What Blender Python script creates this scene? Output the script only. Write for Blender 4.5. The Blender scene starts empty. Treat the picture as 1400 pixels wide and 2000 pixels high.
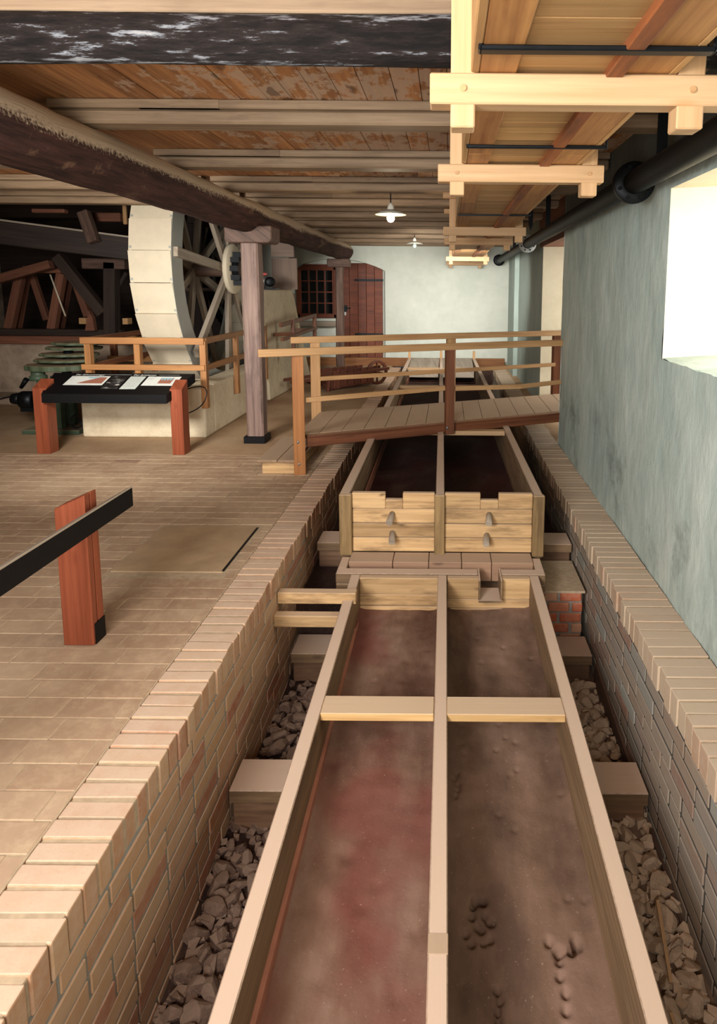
import bpy, math, random
from mathutils import Vector, Matrix, noise
random.seed(7)
S = bpy.context.scene
C = S.collection
R = math.radians

# ---------------------------------------------------------------- camera
cam_d = bpy.data.cameras.new('camera')
cam_d.sensor_fit = 'HORIZONTAL'
cam_d.sensor_width = 36.0
cam_d.lens = 1250 / 1400 * 36.0
cam_d.shift_x = -175 / 1400
cam_d.shift_y = -271 / 1400
cam_d.clip_start = 0.05
cam = bpy.data.objects.new('camera', cam_d)
C.objects.link(cam)
cam.matrix_world = Matrix.Translation((0, 0, 1.65)) @ Matrix.Rotation(R(82.5), 4, 'X') @ Matrix.Rotation(R(0.45), 4, 'Z')
S.camera = cam

# ---------------------------------------------------------------- world, light, exposure
S.view_settings.view_transform = 'Standard'
S.view_settings.look = 'None'
S.view_settings.exposure = 0.0
S.view_settings.gamma = 1.0
S.view_settings.use_curve_mapping = False
W = bpy.data.worlds.new('world')
S.world = W
W.use_nodes = True
W.node_tree.nodes['Background'].inputs[0].default_value = (0.62, 0.72, 0.85, 1)
W.node_tree.nodes['Background'].inputs[1].default_value = 0.05

def area(name, loc, target, size, size_y, power, color=(1, 1, 1), spread=180):
    d = bpy.data.lights.new(name, 'AREA')
    d.shape = 'RECTANGLE'; d.size = size; d.size_y = size_y
    d.energy = power; d.color = color; d.spread = R(spread)
    o = bpy.data.objects.new(name, d); C.objects.link(o)
    o.location = loc
    o.rotation_euler = (Vector(target) - Vector(loc)).to_track_quat('-Z', 'Y').to_euler()
    return o
# photographer's lamps behind the camera, daylight through the wall openings, a lamp by the far gable, two added fills
area('front_lamp', (-0.9, -1.3, 1.8), (-0.7, 6.0, 1.2), 2.8, 1.3, 138, (1.0, 0.965, 0.94))
area('ceiling_fill', (-0.7, -0.6, 1.0), (-0.9, 3.2, 2.66), 1.2, 0.8, 32, (1.0, 0.96, 0.90), 140)  # fill added to brighten the ceiling boards, not a lamp of the room
area('wall_lamp', (-1.5, -0.2, 1.9), (1.2, 5.2, 1.2), 0.9, 0.9, 82, (0.95, 0.98, 1.0), 130)
area('window_daylight', (2.35, 2.7, 2.0), (0.4, 2.65, 0.6), 1.1, 0.8, 85, (1.0, 0.97, 0.90))
area('door_daylight', (2.6, 8.3, 1.5), (0.9, 8.6, 1.1), 1.2, 1.9, 60, (1.0, 0.96, 0.88))
area('gable_lamp', (0.1, 9.6, 2.05), (-0.4, 14.0, 0.9), 1.4, 0.4, 60, (1.0, 0.98, 0.93), 95)
area('wheel_fill', (-2.75, 3.0, 1.95), (-3.0, 7.6, 0.9), 0.8, 0.5, 46, (1.0, 0.97, 0.92), 80)  # fill added to shape the light on wheel and pillar, no visible source

# ---------------------------------------------------------------- helpers
def lin(h):
    h = h.lstrip('#'); v = [int(h[i:i + 2], 16) / 255 for i in (0, 2, 4)]
    return tuple([x / 12.92 if x <= 0.04045 else ((x + 0.055) / 1.055) ** 2.4 for x in v]) + (1,)

class NT:
    def __init__(s, name):
        s.m = bpy.data.materials.new(name); s.m.use_nodes = True
        s.t = s.m.node_tree; s.b = s.t.nodes['Principled BSDF']
    def n(s, ty, **kw):
        o = s.t.nodes.new(ty)
        for k, v in kw.items():
            setattr(o, k, v)
        return o
    def l(s, a, b): s.t.links.new(a, b)
    def val(s, sock, v):
        if hasattr(v, 'is_linked') or isinstance(v, bpy.types.NodeSocket): s.l(v, sock)
        else: sock.default_value = v
    def math(s, op, a, b=0.0, clamp=False):
        o = s.n('ShaderNodeMath', operation=op, use_clamp=clamp); s.val(o.inputs[0], a); s.val(o.inputs[1], b); return o.outputs[0]
    def mix(s, f, a, b, mode='MIX'):
        o = s.n('ShaderNodeMix', data_type='RGBA', blend_type=mode)
        s.val(o.inputs[0], f); s.val(o.inputs[6], a); s.val(o.inputs[7], b); return o.outputs[2]
    def ramp(s, f, stops, interp='LINEAR'):
        o = s.n('ShaderNodeValToRGB'); s.val(o.inputs[0], f); o.color_ramp.interpolation = interp
        e = o.color_ramp.elements
        while len(e) < len(stops): e.new(0.5)
        for i, (p, c) in enumerate(stops): e[i].position = p; e[i].color = c
        return o.outputs[0]
    def noise(s, vec, scale, detail=3, rough=0.55):
        o = s.n('ShaderNodeTexNoise'); o.inputs['Scale'].default_value = scale
        o.inputs['Detail'].default_value = detail; o.inputs['Roughness'].default_value = rough
        if vec is not None: s.l(vec, o.inputs['Vector'])
        return o.outputs[0]
    def mapping(s, vec, scale):
        o = s.n('ShaderNodeMapping'); o.inputs['Scale'].default_value = scale; s.l(vec, o.inputs['Vector']); return o.outputs[0]
    def bump(s, h, strength, dist=0.01):
        o = s.n('ShaderNodeBump'); o.inputs['Strength'].default_value = strength; o.inputs['Distance'].default_value = dist
        s.l(h, o.inputs['Height']); s.l(o.outputs[0], s.b.inputs['Normal'])
    def done(s, color, rough=0.7, spec=0.3):
        s.val(s.b.inputs['Base Color'], color); s.val(s.b.inputs['Roughness'], rough)
        s.b.inputs['Specular IOR Level'].default_value = spec
        return s.m
def g(v): return (v, v, v, 1)

def obco(n): return n.n('ShaderNodeTexCoord').outputs['Object']

def upmask(n, vec, lo=0.5, hi=0.9, grain=0.35):
    geo = n.n('ShaderNodeNewGeometry'); sp = n.n('ShaderNodeSeparateXYZ'); n.l(geo.outputs['Normal'], sp.inputs[0])
    ns = n.noise(vec, 60, 2)
    z = n.math('ADD', sp.outputs[2], n.math('MULTIPLY', n.math('SUBTRACT', ns, 0.5), grain))
    return n.ramp(z, [(lo, g(0)), (hi, g(1))])

def wood(name, light, dark, grain=1.0, knot=0.5, tonevar=0.35, dust=None, dust_amt=0.85, rough=0.62, stain=0.0, stain_c='#3a2418', bump=0.25, wscale=1.0):
    n = NT(name)
    uv = n.n('ShaderNodeUVMap', uv_map='gc').outputs[0]
    tn = n.n('ShaderNodeUVMap', uv_map='tone').outputs[0]
    st = n.n('ShaderNodeSeparateXYZ'); n.l(tn, st.inputs[0])
    su = n.n('ShaderNodeSeparateXYZ'); n.l(uv, su.inputs[0])
    cb = n.n('ShaderNodeCombineXYZ'); n.l(su.outputs[0], cb.inputs[0]); n.l(su.outputs[1], cb.inputs[1])
    n.l(n.math('MULTIPLY', st.outputs[0], 37.0), cb.inputs[2])
    v = cb.outputs[0]
    g1 = n.noise(n.mapping(v, (1.6 * wscale, 42 * wscale, 1)), 1.0, 4, 0.6)
    g2 = n.noise(n.mapping(v, (0.9 * wscale, 9 * wscale, 1)), 1.0, 2, 0.5)
    gr = n.math('ADD', n.math('MULTIPLY', g1, 0.6 * grain), n.math('MULTIPLY', g2, 0.4))
    col = n.ramp(gr, [(0.28, lin(dark)), (0.62, lin(light))])
    # tone of each board
    tv = n.math('ADD', n.math('MULTIPLY', st.outputs[1], tonevar), 1.0 - tonevar * 0.62)
    cc = n.n('ShaderNodeCombineXYZ')
    for i in range(3): n.l(tv, cc.inputs[i])
    col = n.mix(1.0, col, cc.outputs[0], 'MULTIPLY')
    if knot > 0:
        vo = n.n('ShaderNodeTexVoronoi'); vo.inputs['Scale'].default_value = 1.0
        n.l(n.mapping(v, (3.2, 9.0, 1)), vo.inputs['Vector'])
        k = n.ramp(vo.outputs['Distance'], [(0.06, g(1)), (0.16, g(0))])
        pick = n.ramp(n.noise(v, 2.3, 1), [(0.46, g(0)), (0.52, g(1))])
        col = n.mix(n.math('MULTIPLY', n.math('MULTIPLY', k, pick), knot), col, lin(stain_c))
    if stain > 0:
        sm = n.ramp(n.noise(n.mapping(v, (1.2, 6, 1)), 1.6, 4, 0.7), [(0.5, g(0)), (0.68, g(1))])
        col = n.mix(n.math('MULTIPLY', sm, stain), col, lin(stain_c))
    if dust:
        m = upmask(n, obco(n))
        col = n.mix(n.math('MULTIPLY', m, dust_amt), col, lin(dust))
    n.bump(g1, bump, 0.004)
    return n.done(col, rough)

def plain(name, c, rough=0.6, var=0.15, scale=8.0, metal=0.0, spec=0.35, dust=None, bumpv=0.0):
    n = NT(name)
    o = obco(n); ns = n.noise(o, scale, 4, 0.6)
    a = lin(c); d = tuple([x * (1 - var) for x in a[:3]]) + (1,); b = tuple([min(1, x * (1 + var)) for x in a[:3]]) + (1,)
    col = n.ramp(ns, [(0.3, d), (0.7, b)])
    if dust: col = n.mix(n.math('MULTIPLY', upmask(n, o), 0.7), col, lin(dust))
    n.b.inputs['Metallic'].default_value = metal
    if bumpv: n.bump(n.noise(o, scale * 6, 3), bumpv, 0.006)
    return n.done(col, rough, spec)

def plaster(name, c1, c2, c3, scale=2.0, bumpv=0.5, streak=(1, 1, 0.45), stainc=None):
    n = NT(name)
    o = obco(n)
    w1 = n.noise(n.mapping(o, streak), scale, 6, 0.65)
    w2 = n.noise(n.mapping(o, streak), scale * 5, 4, 0.6)
    f = n.math('ADD', n.math('MULTIPLY', w1, 0.65), n.math('MULTIPLY', w2, 0.35))
    col = n.ramp(f, [(0.33, lin(c1)), (0.5, lin(c2)), (0.66, lin(c3))])
    if stainc:
        sx = n.n('ShaderNodeSeparateXYZ'); n.l(o, sx.inputs[0])
        # damp patches low on the wall
        band = n.ramp(n.math('SUBTRACT', 1.0, n.math('ABSOLUTE', n.math('SUBTRACT', sx.outputs[2], 0.35))), [(0.55, g(0)), (0.85, g(1))])
        sm = n.ramp(n.noise(o, 1.5, 5, 0.7), [(0.52, g(0)), (0.64, g(1))])
        col = n.mix(n.math('MULTIPLY', n.math('MULTIPLY', band, sm), 0.7), col, lin(stainc))
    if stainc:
        # wall turns darker above pipe height, with a ragged edge
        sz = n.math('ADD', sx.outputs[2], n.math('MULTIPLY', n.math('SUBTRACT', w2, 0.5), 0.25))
        top_dark = n.ramp(n.math('SUBTRACT', sz, 1.75), [(0.48, g(0)), (0.60, g(0.8))])
        col = n.mix(top_dark, col, lin('#3e413d'))
    n.bump(n.math('ADD', w2, n.math('MULTIPLY', w1, 1.5)), bumpv, 0.03)
    return n.done(col, 0.85, 0.15)

def brick(name, stops, dustc, dust_amt=0.5, face_dust=0.3):
    n = NT(name)
    tn = n.n('ShaderNodeUVMap', uv_map='tone').outputs[0]
    st = n.n('ShaderNodeSeparateXYZ'); n.l(tn, st.inputs[0])
    o = obco(n)
    col = n.ramp(st.outputs[0], [(p, lin(c)) for p, c in stops])
    ns = n.noise(o, 22, 5, 0.7)
    col = n.mix(n.ramp(ns, [(0.4, g(0)), (0.7, g(0.5))]), col, lin(dustc))
    big = n.noise(o, 2.2, 3)
    col = n.mix(n.math('MULTIPLY', big, face_dust * 1.4), col, lin(dustc))
    m = upmask(n, o, 0.6, 0.95, 0.5)
    col = n.mix(n.math('MULTIPLY', n.math('MULTIPLY', m, dust_amt), n.ramp(n.noise(o, 9, 4), [(0.3, g(0.6)), (0.6, g(1))])), col, lin(dustc))
    n.bump(ns, 0.35, 0.004)
    return n.done(col, 0.9, 0.1)

class MB:
    """collects shapes; build() links them as one mesh object"""
    def __init__(s):
        s.v = []; s.f = []; s.uv = []; s.tn = []; s.mi = []; s.sm = []
    def face(s, idx, uv, tn, mi=0, sm=False):
        s.f.append(idx); s.uv.append(uv); s.tn.append(tn); s.mi.append(mi); s.sm.append(sm)
    def hexa(s, p, tone=None, mi=0, along=None):
        """p: 8 corners, bottom ring 0-3 (ccw from above) then top ring 4-7"""
        tone = tone or (random.random(), random.random())
        b = len(s.v); s.v += [tuple(q) for q in p]
        P = [Vector(q) for q in p]
        e = [(P[1] - P[0]), (P[3] - P[0]), (P[4] - P[0])]
        L = [x.length for x in e]
        k = L.index(max(L)) if along is None else along
        ax = e[k].normalized()
        o1 = e[(k + 1) % 3].normalized(); o2 = e[(k + 2) % 3].normalized()
        off = random.random() * 5
        for q in ((0, 3, 2, 1), (4, 5, 6, 7), (0, 1, 5, 4), (1, 2, 6, 5), (2, 3, 7, 6), (3, 0, 4, 7)):
            uv = []
            for i in q:
                d = P[i] - P[0]
                uv.append((d.dot(ax) + off, d.dot(o1) + d.dot(o2) * 0.93 + off * 0.3))
            s.face([b + i for i in q], uv, tone, mi)
    def box(s, x0, x1, y0, y1, z0, z1, tone=None, M=None, mi=0):
        p = [Vector(q) for q in ((x0, y0, z0), (x1, y0, z0), (x1, y1, z0), (x0, y1, z0), (x0, y0, z1), (x1, y0, z1), (x1, y1, z1), (x0, y1, z1))]
        if M is not None: p = [M @ q for q in p]
        s.hexa(p, tone, mi)
    def bar(s, p0, p1, w, h, up=(0, 0, 1), tone=None, mi=0):
        p0 = Vector(p0); p1 = Vector(p1); d = (p1 - p0).normalized(); up = Vector(up)
        a = d.cross(up)
        if a.length < 1e-4: a = d.cross(Vector((0, 1, 0)))
        a.normalize(); u = a.cross(d).normalized()
        a *= w / 2; u *= h / 2
        s.hexa([p0 - a - u, p0 + a - u, p1 + a - u, p1 - a - u, p0 - a + u, p0 + a + u, p1 + a + u, p1 - a + u], tone, mi)
    def tube(s, p0, p1, r0, r1=None, seg=16, caps=True, tone=None, mi=0, rings=1, jit=0.0, smooth=True):
        r1 = r0 if r1 is None else r1; tone = tone or (random.random(), random.random())
        p0 = Vector(p0); p1 = Vector(p1); d = p1 - p0; L = d.length; dn = d.normalized()
        a = dn.cross(Vector((0, 0, 1)))
        if a.length < 1e-3: a = dn.cross(Vector((0, 1, 0)))
        a.normalize(); u = a.cross(dn)
        b = len(s.v)
        for i in range(rings + 1):
            t = i / rings; r = r0 + (r1 - r0) * t
            for k in range(seg):
                an = 2 * math.pi * k / seg
                rr = r
                if jit:
                    q = Vector((math.cos(an) * 1.3, math.sin(an) * 1.3, t * L * 1.6))
                    rr = r * (1 + jit * noise.noise(q + Vector((r * 99, 3, 1))) + jit * 0.4 * noise.noise(q * 3.1))
                s.v.append(tuple(p0 + d * t + (a * math.cos(an) + u * math.sin(an)) * rr))
        for i in range(rings):
            for k in range(seg):
                k2 = (k + 1) % seg
                q = [b + i * seg + k, b + i * seg + k2, b + (i + 1) * seg + k2, b + (i + 1) * seg + k]
                c = 2 * math.pi * r0 / seg; t0 = L * i / rings; t1 = L * (i + 1) / rings
                s.face(q, [(t0, c * k), (t0, c * (k + 1)), (t1, c * (k + 1)), (t1, c * k)], tone, mi, smooth)
        if caps:
            for i, rev in ((0, True), (rings, False)):
                q = [b + i * seg + k for k in range(seg)]
                uv = [(math.cos(2 * math.pi * k / seg) * r0, math.sin(2 * math.pi * k / seg) * r0) for k in range(seg)]
                if rev: q = q[::-1]; uv = uv[::-1]
                s.face(q, uv, tone, mi)
    def lathe(s, c, prof, axis=(0, 0, 1), seg=24, tone=None, mi=0, smooth=True):
        tone = tone or (random.random(), random.random())
        ax = Vector(axis).normalized(); a = ax.orthogonal().normalized(); u = ax.cross(a); c = Vector(c); b = len(s.v)
        for (r, h) in prof:
            for k in range(seg):
                an = 2 * math.pi * k / seg
                s.v.append(tuple(c + ax * h + (a * math.cos(an) + u * math.sin(an)) * max(r, 1e-4)))
        for i in range(len(prof) - 1):
            for k in range(seg):
                k2 = (k + 1) % seg
                q = [b + i * seg + k, b + i * seg + k2, b + (i + 1) * seg + k2, b + (i + 1) * seg + k]
                s.face(q, [(i * 0.1, k * 0.1), (i * 0.1, k * 0.1 + .1), (i * 0.1 + .1, k * 0.1 + .1), (i * 0.1 + .1, k * 0.1)], tone, mi, smooth)
    def prism(s, pts, d, tone=None, mi=0):
        """pts: planar 3D outline, d: thickness vector"""
        tone = tone or (random.random(), random.random())
        b = len(s.v); n = len(pts); d = Vector(d)
        P = [Vector(p) for p in pts]; s.v += [tuple(p) for p in P] + [tuple(p + d) for p in P]
        o = P[0]; ax = (P[1] - P[0]).normalized(); nn = d.normalized(); ay = nn.cross(ax)
        f = lambda q: ((q - o).dot(ax), (q - o).dot(ay) + (q - o).dot(nn))
        s.face([b + i for i in range(n)][::-1], [f(p) for p in P][::-1], tone, mi)
        s.face([b + n + i for i in range(n)], [f(p + d) for p in P], tone, mi)
        for i in range(n):
            j = (i + 1) % n
            s.face([b + i, b + j, b + n + j, b + n + i], [f(P[i]), f(P[j]), f(P[j] + d), f(P[i] + d)], tone, mi)
    def grid(s, fn, nu, nv, tone=None, mi=0, smooth=True):
        tone = tone or (random.random(), random.random())
        b = len(s.v)
        for j in range(nv + 1):
            for i in range(nu + 1): s.v.append(tuple(fn(i / nu, j / nv)))
        for j in range(nv):
            for i in range(nu):
                q = [b + j * (nu + 1) + i, b + j * (nu + 1) + i + 1, b + (j + 1) * (nu + 1) + i + 1, b + (j + 1) * (nu + 1) + i]
                s.face(q, [s.v[k][:2] for k in q], tone, mi, smooth)
    def build(s, name, mat, parent=None, bevel=0.0, seg=1, fix=True):
        me = bpy.data.meshes.new(name)
        me.from_pydata(s.v, [], s.f)
        u1 = me.uv_layers.new(name='gc'); u2 = me.uv_layers.new(name='tone')
        a = []; b = []
        for uv, t in zip(s.uv, s.tn):
            for q in uv: a += [q[0], q[1]]; b += [t[0], t[1]]
        u1.data.foreach_set('uv', a); u2.data.foreach_set('uv', b)
        for m in (mat if isinstance(mat, (list, tuple)) else [mat]): me.materials.append(m)
        me.polygons.foreach_set('material_index', s.mi)
        me.polygons.foreach_set('use_smooth', s.sm)
        if fix:
            import bmesh
            bm = bmesh.new(); bm.from_mesh(me); bmesh.ops.recalc_face_normals(bm, faces=bm.faces); bm.to_mesh(me); bm.free()
        me.update()
        o = bpy.data.objects.new(name, me); C.objects.link(o)
        if bevel:
            md = o.modifiers.new('bevel', 'BEVEL'); md.width = bevel; md.segments = seg; md.limit_method = 'ANGLE'; md.angle_limit = R(40)
            md.harden_normals = False
        if parent is not None: adopt(o, parent)
        return o

def adopt(o, parent):
    o.parent = parent
    p = parent; L = Vector((0, 0, 0))
    while p is not None: L = L + Vector(p.location); p = p.parent
    o.matrix_parent_inverse = Matrix.Translation(-L) if parent.parent is None else Matrix.Identity(4)

def tag(o, label=None, cat=None, group=None, kind=None):
    if label: o['label'] = label
    if cat: o['category'] = cat
    if group: o['group'] = group
    if kind: o['kind'] = kind
    return o
def thing(name, label, cat, loc=(0, 0, 0), group=None):
    o = bpy.data.objects.new(name, None); o.location = loc; o.empty_display_size = 0.1; C.objects.link(o)
    return tag(o, label, cat, group)
def struct(mb, name, mat, label=None, cat=None, **kw):
    return tag(mb.build(name, mat, **kw), label, cat, None, 'structure')
def one(mb, name, mat, label, cat, group=None, **kw):
    return tag(mb.build(name, mat, **kw), label, cat, group)

# ---------------------------------------------------------------- materials
DUST = '#c2a88c'
M_rim = wood('dusty_trough_wood', '#8c7052', '#5e4832', dust='#c6ac96', dust_amt=0.95, stain=0.35, knot=0.6)
M_panel = wood('knotty_pine', '#cda878', '#96734a', dust='#bfa488', tonevar=0.3, knot=1.0, stain=0.65, stain_c='#64492f')
M_cpost = wood('grimy_corner_post', '#94784f', '#5e482e', dust='#bfa488', tonevar=0.2, knot=0.8, stain=0.6, stain_c='#463420')
M_inner = wood('brown_stained_board', '#8a6a50', '#5e4230', dust='#a68a72', dust_amt=0.5, stain=0.5)
M_fresh = wood('fresh_pine', '#bf9c74', '#a58058', tonevar=0.14, knot=0.5, stain_c='#b07b4a', grain=0.9, bump=0.1)
M_flume = wood('flume_board', '#b98f5c', '#8f6a40', tonevar=0.35, knot=0.4, stain=0.35, stain_c='#8a5a34')
M_orange = wood('orange_flume_board', '#b07e4a', '#80502c', tonevar=0.2, knot=0.2, stain=0.3, stain_c='#5a2c18')
M_rail = wood('varnished_rail_wood', '#bf9668', '#946c44', tonevar=0.2, knot=0.3, stain_c='#7a4a28', rough=0.5)
M_rail_d = wood('dark_varnished_rail_wood', '#7a4a30', '#4e2a1a', tonevar=0.2, knot=0.3, rough=0.5, dust='#a88a6c', dust_amt=0.5)
M_deck = wood('dusty_deck_plank', '#a08468', '#7c6048', tonevar=0.15, knot=0.2, dust='#ad957c', dust_amt=0.85)
M_red = wood('red_stained_wood', '#8e4a30', '#642c1a', tonevar=0.12, knot=0.35, stain_c='#5a2010', rough=0.42)
M_old = wood('aged_oak', '#6f5648', '#3c2c26', tonevar=0.2, knot=0.4, stain=0.6, stain_c='#2a1c18', bump=0.5)
M_oldred = wood('old_reddish_timber', '#82543e', '#55342a', tonevar=0.3, knot=0.2)
M_dark = wood('dark_sooty_timber', '#3e3028', '#1e1612', tonevar=0.4, knot=0.0)
M_door = wood('brown_door_board', '#74391f', '#4a2212', tonevar=0.25, knot=0.4, stain=0.3, stain_c='#32160c', rough=0.5)
M_beam = wood('grey_brown_beam', '#9c8468', '#6c5642', tonevar=0.35, knot=0.3, stain=0.35, stain_c='#4e3a2c')
M_white = plain('cream_painted_board', '#d0c2a8', 0.75, 0.06, 6, bumpv=0.1)
M_greyw = wood('pale_grey_timber', '#aa9c8a', '#80705f', tonevar=0.2, knot=0.1)
M_black = plain('black_panel_lacquer', '#080708', 0.55, 0.3, 30, spec=0.2)
M_iron = plain('black_iron', '#16181a', 0.45, 0.25, 20, metal=0.6)
M_pipe = plain('black_pipe_paint', '#0c0c0c', 0.55, 0.3, 9, spec=0.25, dust='#4a3c30')
M_steel = plain('dull_steel', '#8c8a86', 0.4, 0.1, 20, metal=0.8)
M_green = plain('green_machine_paint', '#3d4c3a', 0.5, 0.2, 10, dust='#8b7a62')
M_concrete = plaster('plaster_plinth', '#c4b396', '#d8c8aa', '#e2d4b8', 3.0, 0.25, (1, 1, 1))
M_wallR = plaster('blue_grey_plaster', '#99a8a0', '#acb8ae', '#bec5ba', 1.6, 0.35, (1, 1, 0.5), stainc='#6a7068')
M_wallR2 = plaster('blue_grey_smooth_plaster', '#94a39a', '#a0ada4', '#aab5ac', 2.0, 0.2)
M_wallB = plaster('pale_gable_plaster', '#bfc4b6', '#c9ccbf', '#d2d3c6', 1.2, 0.15, (1, 1, 1))
M_reveal = plaster('cream_reveal_plaster', '#dfd3b4', '#e8ddc0', '#ede4ca', 1.5, 0.15, (1, 1, 1))
M_lowwall = plaster('stained_low_wall_plaster', '#7c685a', '#a08c78', '#b8a690', 1.4, 0.3, (1, 1, 1))
M_glass = plain('dark_window_glass', '#05070a', 0.08, 0.1, 3, spec=0.8)
M_paper = plain('white_print', '#cfd0c8', 0.6, 0.03, 30)
M_brickL = brick('buff_brick', [(0.0, '#a98056'), (0.3, '#b88c5e'), (0.5, '#a06c42'), (0.7, '#bd9a70'), (0.85, '#a25c34'), (1.0, '#8c4626')], '#b89c86', 0.85, 0.4)
M_brickR = brick('bounce_greyed_brick', [(0.0, '#8c7c6c'), (0.35, '#96806a'), (0.6, '#8a6a54'), (0.8, '#8a8a80'), (1.0, '#8e5a40')], '#948a7c', 0.5, 0.5)  # greyer tones put in for light reflected off the blue-grey wall
M_cope = brick('dusty_coping_brick', [(0.0, '#b48e68'), (0.5, '#ac805c'), (0.8, '#a6704c'), (0.93, '#b68a66'), (1.0, '#965834')], '#c4aa92', 0.95, 0.25)
M_cope2 = brick('pale_coping_brick', [(0.0, '#b9a284'), (0.5, '#bda688'), (0.8, '#b39678'), (1.0, '#a87c5c')], '#c0ac96', 0.85, 0.4)
M_red_brick = brick('red_pier_brick', [(0.0, '#a04a2c'), (0.6, '#b0583a'), (1.0, '#c09070')], '#b09078', 0.8, 0.1)
M_mortar = plain('grey_mortar', '#8e897e', 0.95, 0.15, 30, spec=0.1)
M_mortarR = plain('dark_mortar', '#4c4842', 0.95, 0.15, 30, spec=0.1)
M_mortarT = plain('sandy_mortar', '#ac977c', 0.95, 0.15, 30, spec=0.1)
def paver_mat():
    n = NT('dusty_paver')
    tn = n.n('ShaderNodeUVMap', uv_map='tone').outputs[0]
    st = n.n('ShaderNodeSeparateXYZ'); n.l(tn, st.inputs[0]); o = obco(n)
    col = n.ramp(st.outputs[0], [(0.0, lin('#a98e74')), (0.6, lin('#b69c80')), (0.96, lin('#a68a70')), (0.985, lin('#84645a')), (1.0, lin('#866a5c'))])
    big = n.noise(o, 1.1, 4, 0.6)
    col = n.mix(n.ramp(big, [(0.42, g(0)), (0.62, g(0.65))]), col, lin('#8f7058'))
    col = n.mix(n.ramp(n.noise(o, 14, 5, 0.7), [(0.45, g(0)), (0.75, g(0.5))]), col, lin('#cbb391'))
    n.bump(n.noise(o, 30, 3), 0.15, 0.003)
    return n.done(col, 0.85, 0.15)
M_paver = paver_mat()
def floor_mat():
    n = NT('dusty_concrete_floor'); o = obco(n)
    col = n.ramp(n.noise(o, 0.9, 5, 0.6), [(0.35, lin('#96785c')), (0.55, lin('#b09474')), (0.7, lin('#b89e80'))])
    col = n.mix(n.ramp(n.noise(o, 40, 3), [(0.4, g(0)), (0.8, g(0.3))]), col, lin('#7a6048'))
    n.bump(n.noise(o, 20, 3), 0.1, 0.003)
    return n.done(col, 0.9, 0.1)
M_floor = floor_mat()
def soil_mat(name, a, b, c, red=None):
    n = NT(name); o = obco(n)
    f = n.noise(n.mapping(o, (1.6, 0.7, 1)), 2.2, 5, 0.6)
    col = n.ramp(f, [(0.36, lin(a)), (0.5, lin(b)), (0.66, lin(c))])
    if red:
        r = n.ramp(n.noise(n.mapping(o, (1.2, 0.8, 1)), 1.9, 3, 0.5), [(0.47, g(0)), (0.62, g(0.7))])
        col = n.mix(r, col, lin(red))
    sp = n.ramp(n.noise(o, 90, 2), [(0.66, g(0)), (0.78, g(0.35))])
    col = n.mix(sp, col, lin('#b09c88'))
    n.bump(n.noise(o, 38, 4, 0.7), 0.4, 0.006)
    return n.done(col, 0.9, 0.12)
M_soilL = soil_mat('red_ore_sediment', '#5e4436', '#765a4a', '#8a7060', '#6e3c34')
M_soilR = soil_mat('brown_ore_sediment', '#584438', '#705848', '#84695a')
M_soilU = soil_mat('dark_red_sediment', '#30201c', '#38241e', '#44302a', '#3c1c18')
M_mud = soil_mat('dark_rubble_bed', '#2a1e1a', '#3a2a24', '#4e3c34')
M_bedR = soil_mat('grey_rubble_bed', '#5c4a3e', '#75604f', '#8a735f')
M_pink = plain('pink_stained_batten', '#9c6650', 0.7, 0.15, 10)
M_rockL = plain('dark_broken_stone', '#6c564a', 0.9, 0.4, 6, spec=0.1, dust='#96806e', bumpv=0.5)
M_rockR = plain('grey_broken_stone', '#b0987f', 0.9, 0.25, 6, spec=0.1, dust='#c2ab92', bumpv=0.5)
def ceil_mat():
    n = NT('peeling_ceiling_board')
    uv = n.n('ShaderNodeUVMap', uv_map='gc').outputs[0]; tn = n.n('ShaderNodeUVMap', uv_map='tone').outputs[0]
    st = n.n('ShaderNodeSeparateXYZ'); n.l(tn, st.inputs[0])
    su = n.n('ShaderNodeSeparateXYZ'); n.l(uv, su.inputs[0])
    cb = n.n('ShaderNodeCombineXYZ'); n.l(su.outputs[0], cb.inputs[0]); n.l(su.outputs[1], cb.inputs[1]); n.l(n.math('MULTIPLY', st.outputs[0], 37.0), cb.inputs[2])
    v = cb.outputs[0]
    gr = n.noise(n.mapping(v, (1.5, 30, 1)), 1.0, 4, 0.6)
    col = n.ramp(gr, [(0.3, lin('#8c5a38')), (0.65, lin('#c08a58'))])
    tv = n.math('ADD', n.math('MULTIPLY', st.outputs[1], 0.45), 0.75)
    cc = n.n('ShaderNodeCombineXYZ')
    for i in range(3): n.l(tv, cc.inputs[i])
    col = n.mix(1.0, col, cc.outputs[0], 'MULTIPLY')
    o = obco(n); so = n.n('ShaderNodeSeparateXYZ'); n.l(o, so.inputs[0])
    # remains of whitewash on the boards over the pit side
    zone = n.ramp(n.math('MULTIPLY', n.math('ADD', so.outputs[0], 2.2), 0.5), [(0.12, g(0)), (0.75, g(1))])
    pn = n.noise(n.mapping(o, (2.2, 1.2, 1)), 3.0, 7, 0.75)
    pn = n.math('ADD', pn, n.math('MULTIPLY', zone, 0.11))
    pk = n.math('MULTIPLY', n.ramp(pn, [(0.575, g(0)), (0.60, g(1))]), n.ramp(zone, [(0.0, g(0)), (0.3, g(1))]))
    col = n.mix(n.math('MULTIPLY', pk, 0.7), col, lin('#c4ac94'))
    dk = n.ramp(n.noise(n.mapping(v, (3, 8, 1)), 0.9, 2), [(0.66, g(0)), (0.69, g(1))])
    col = n.mix(n.math('MULTIPLY', dk, 0.6), col, lin('#3c2418'))
    n.bump(gr, 0.2, 0.004)
    return n.done(col, 0.7)
M_ceil = ceil_mat()
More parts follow.
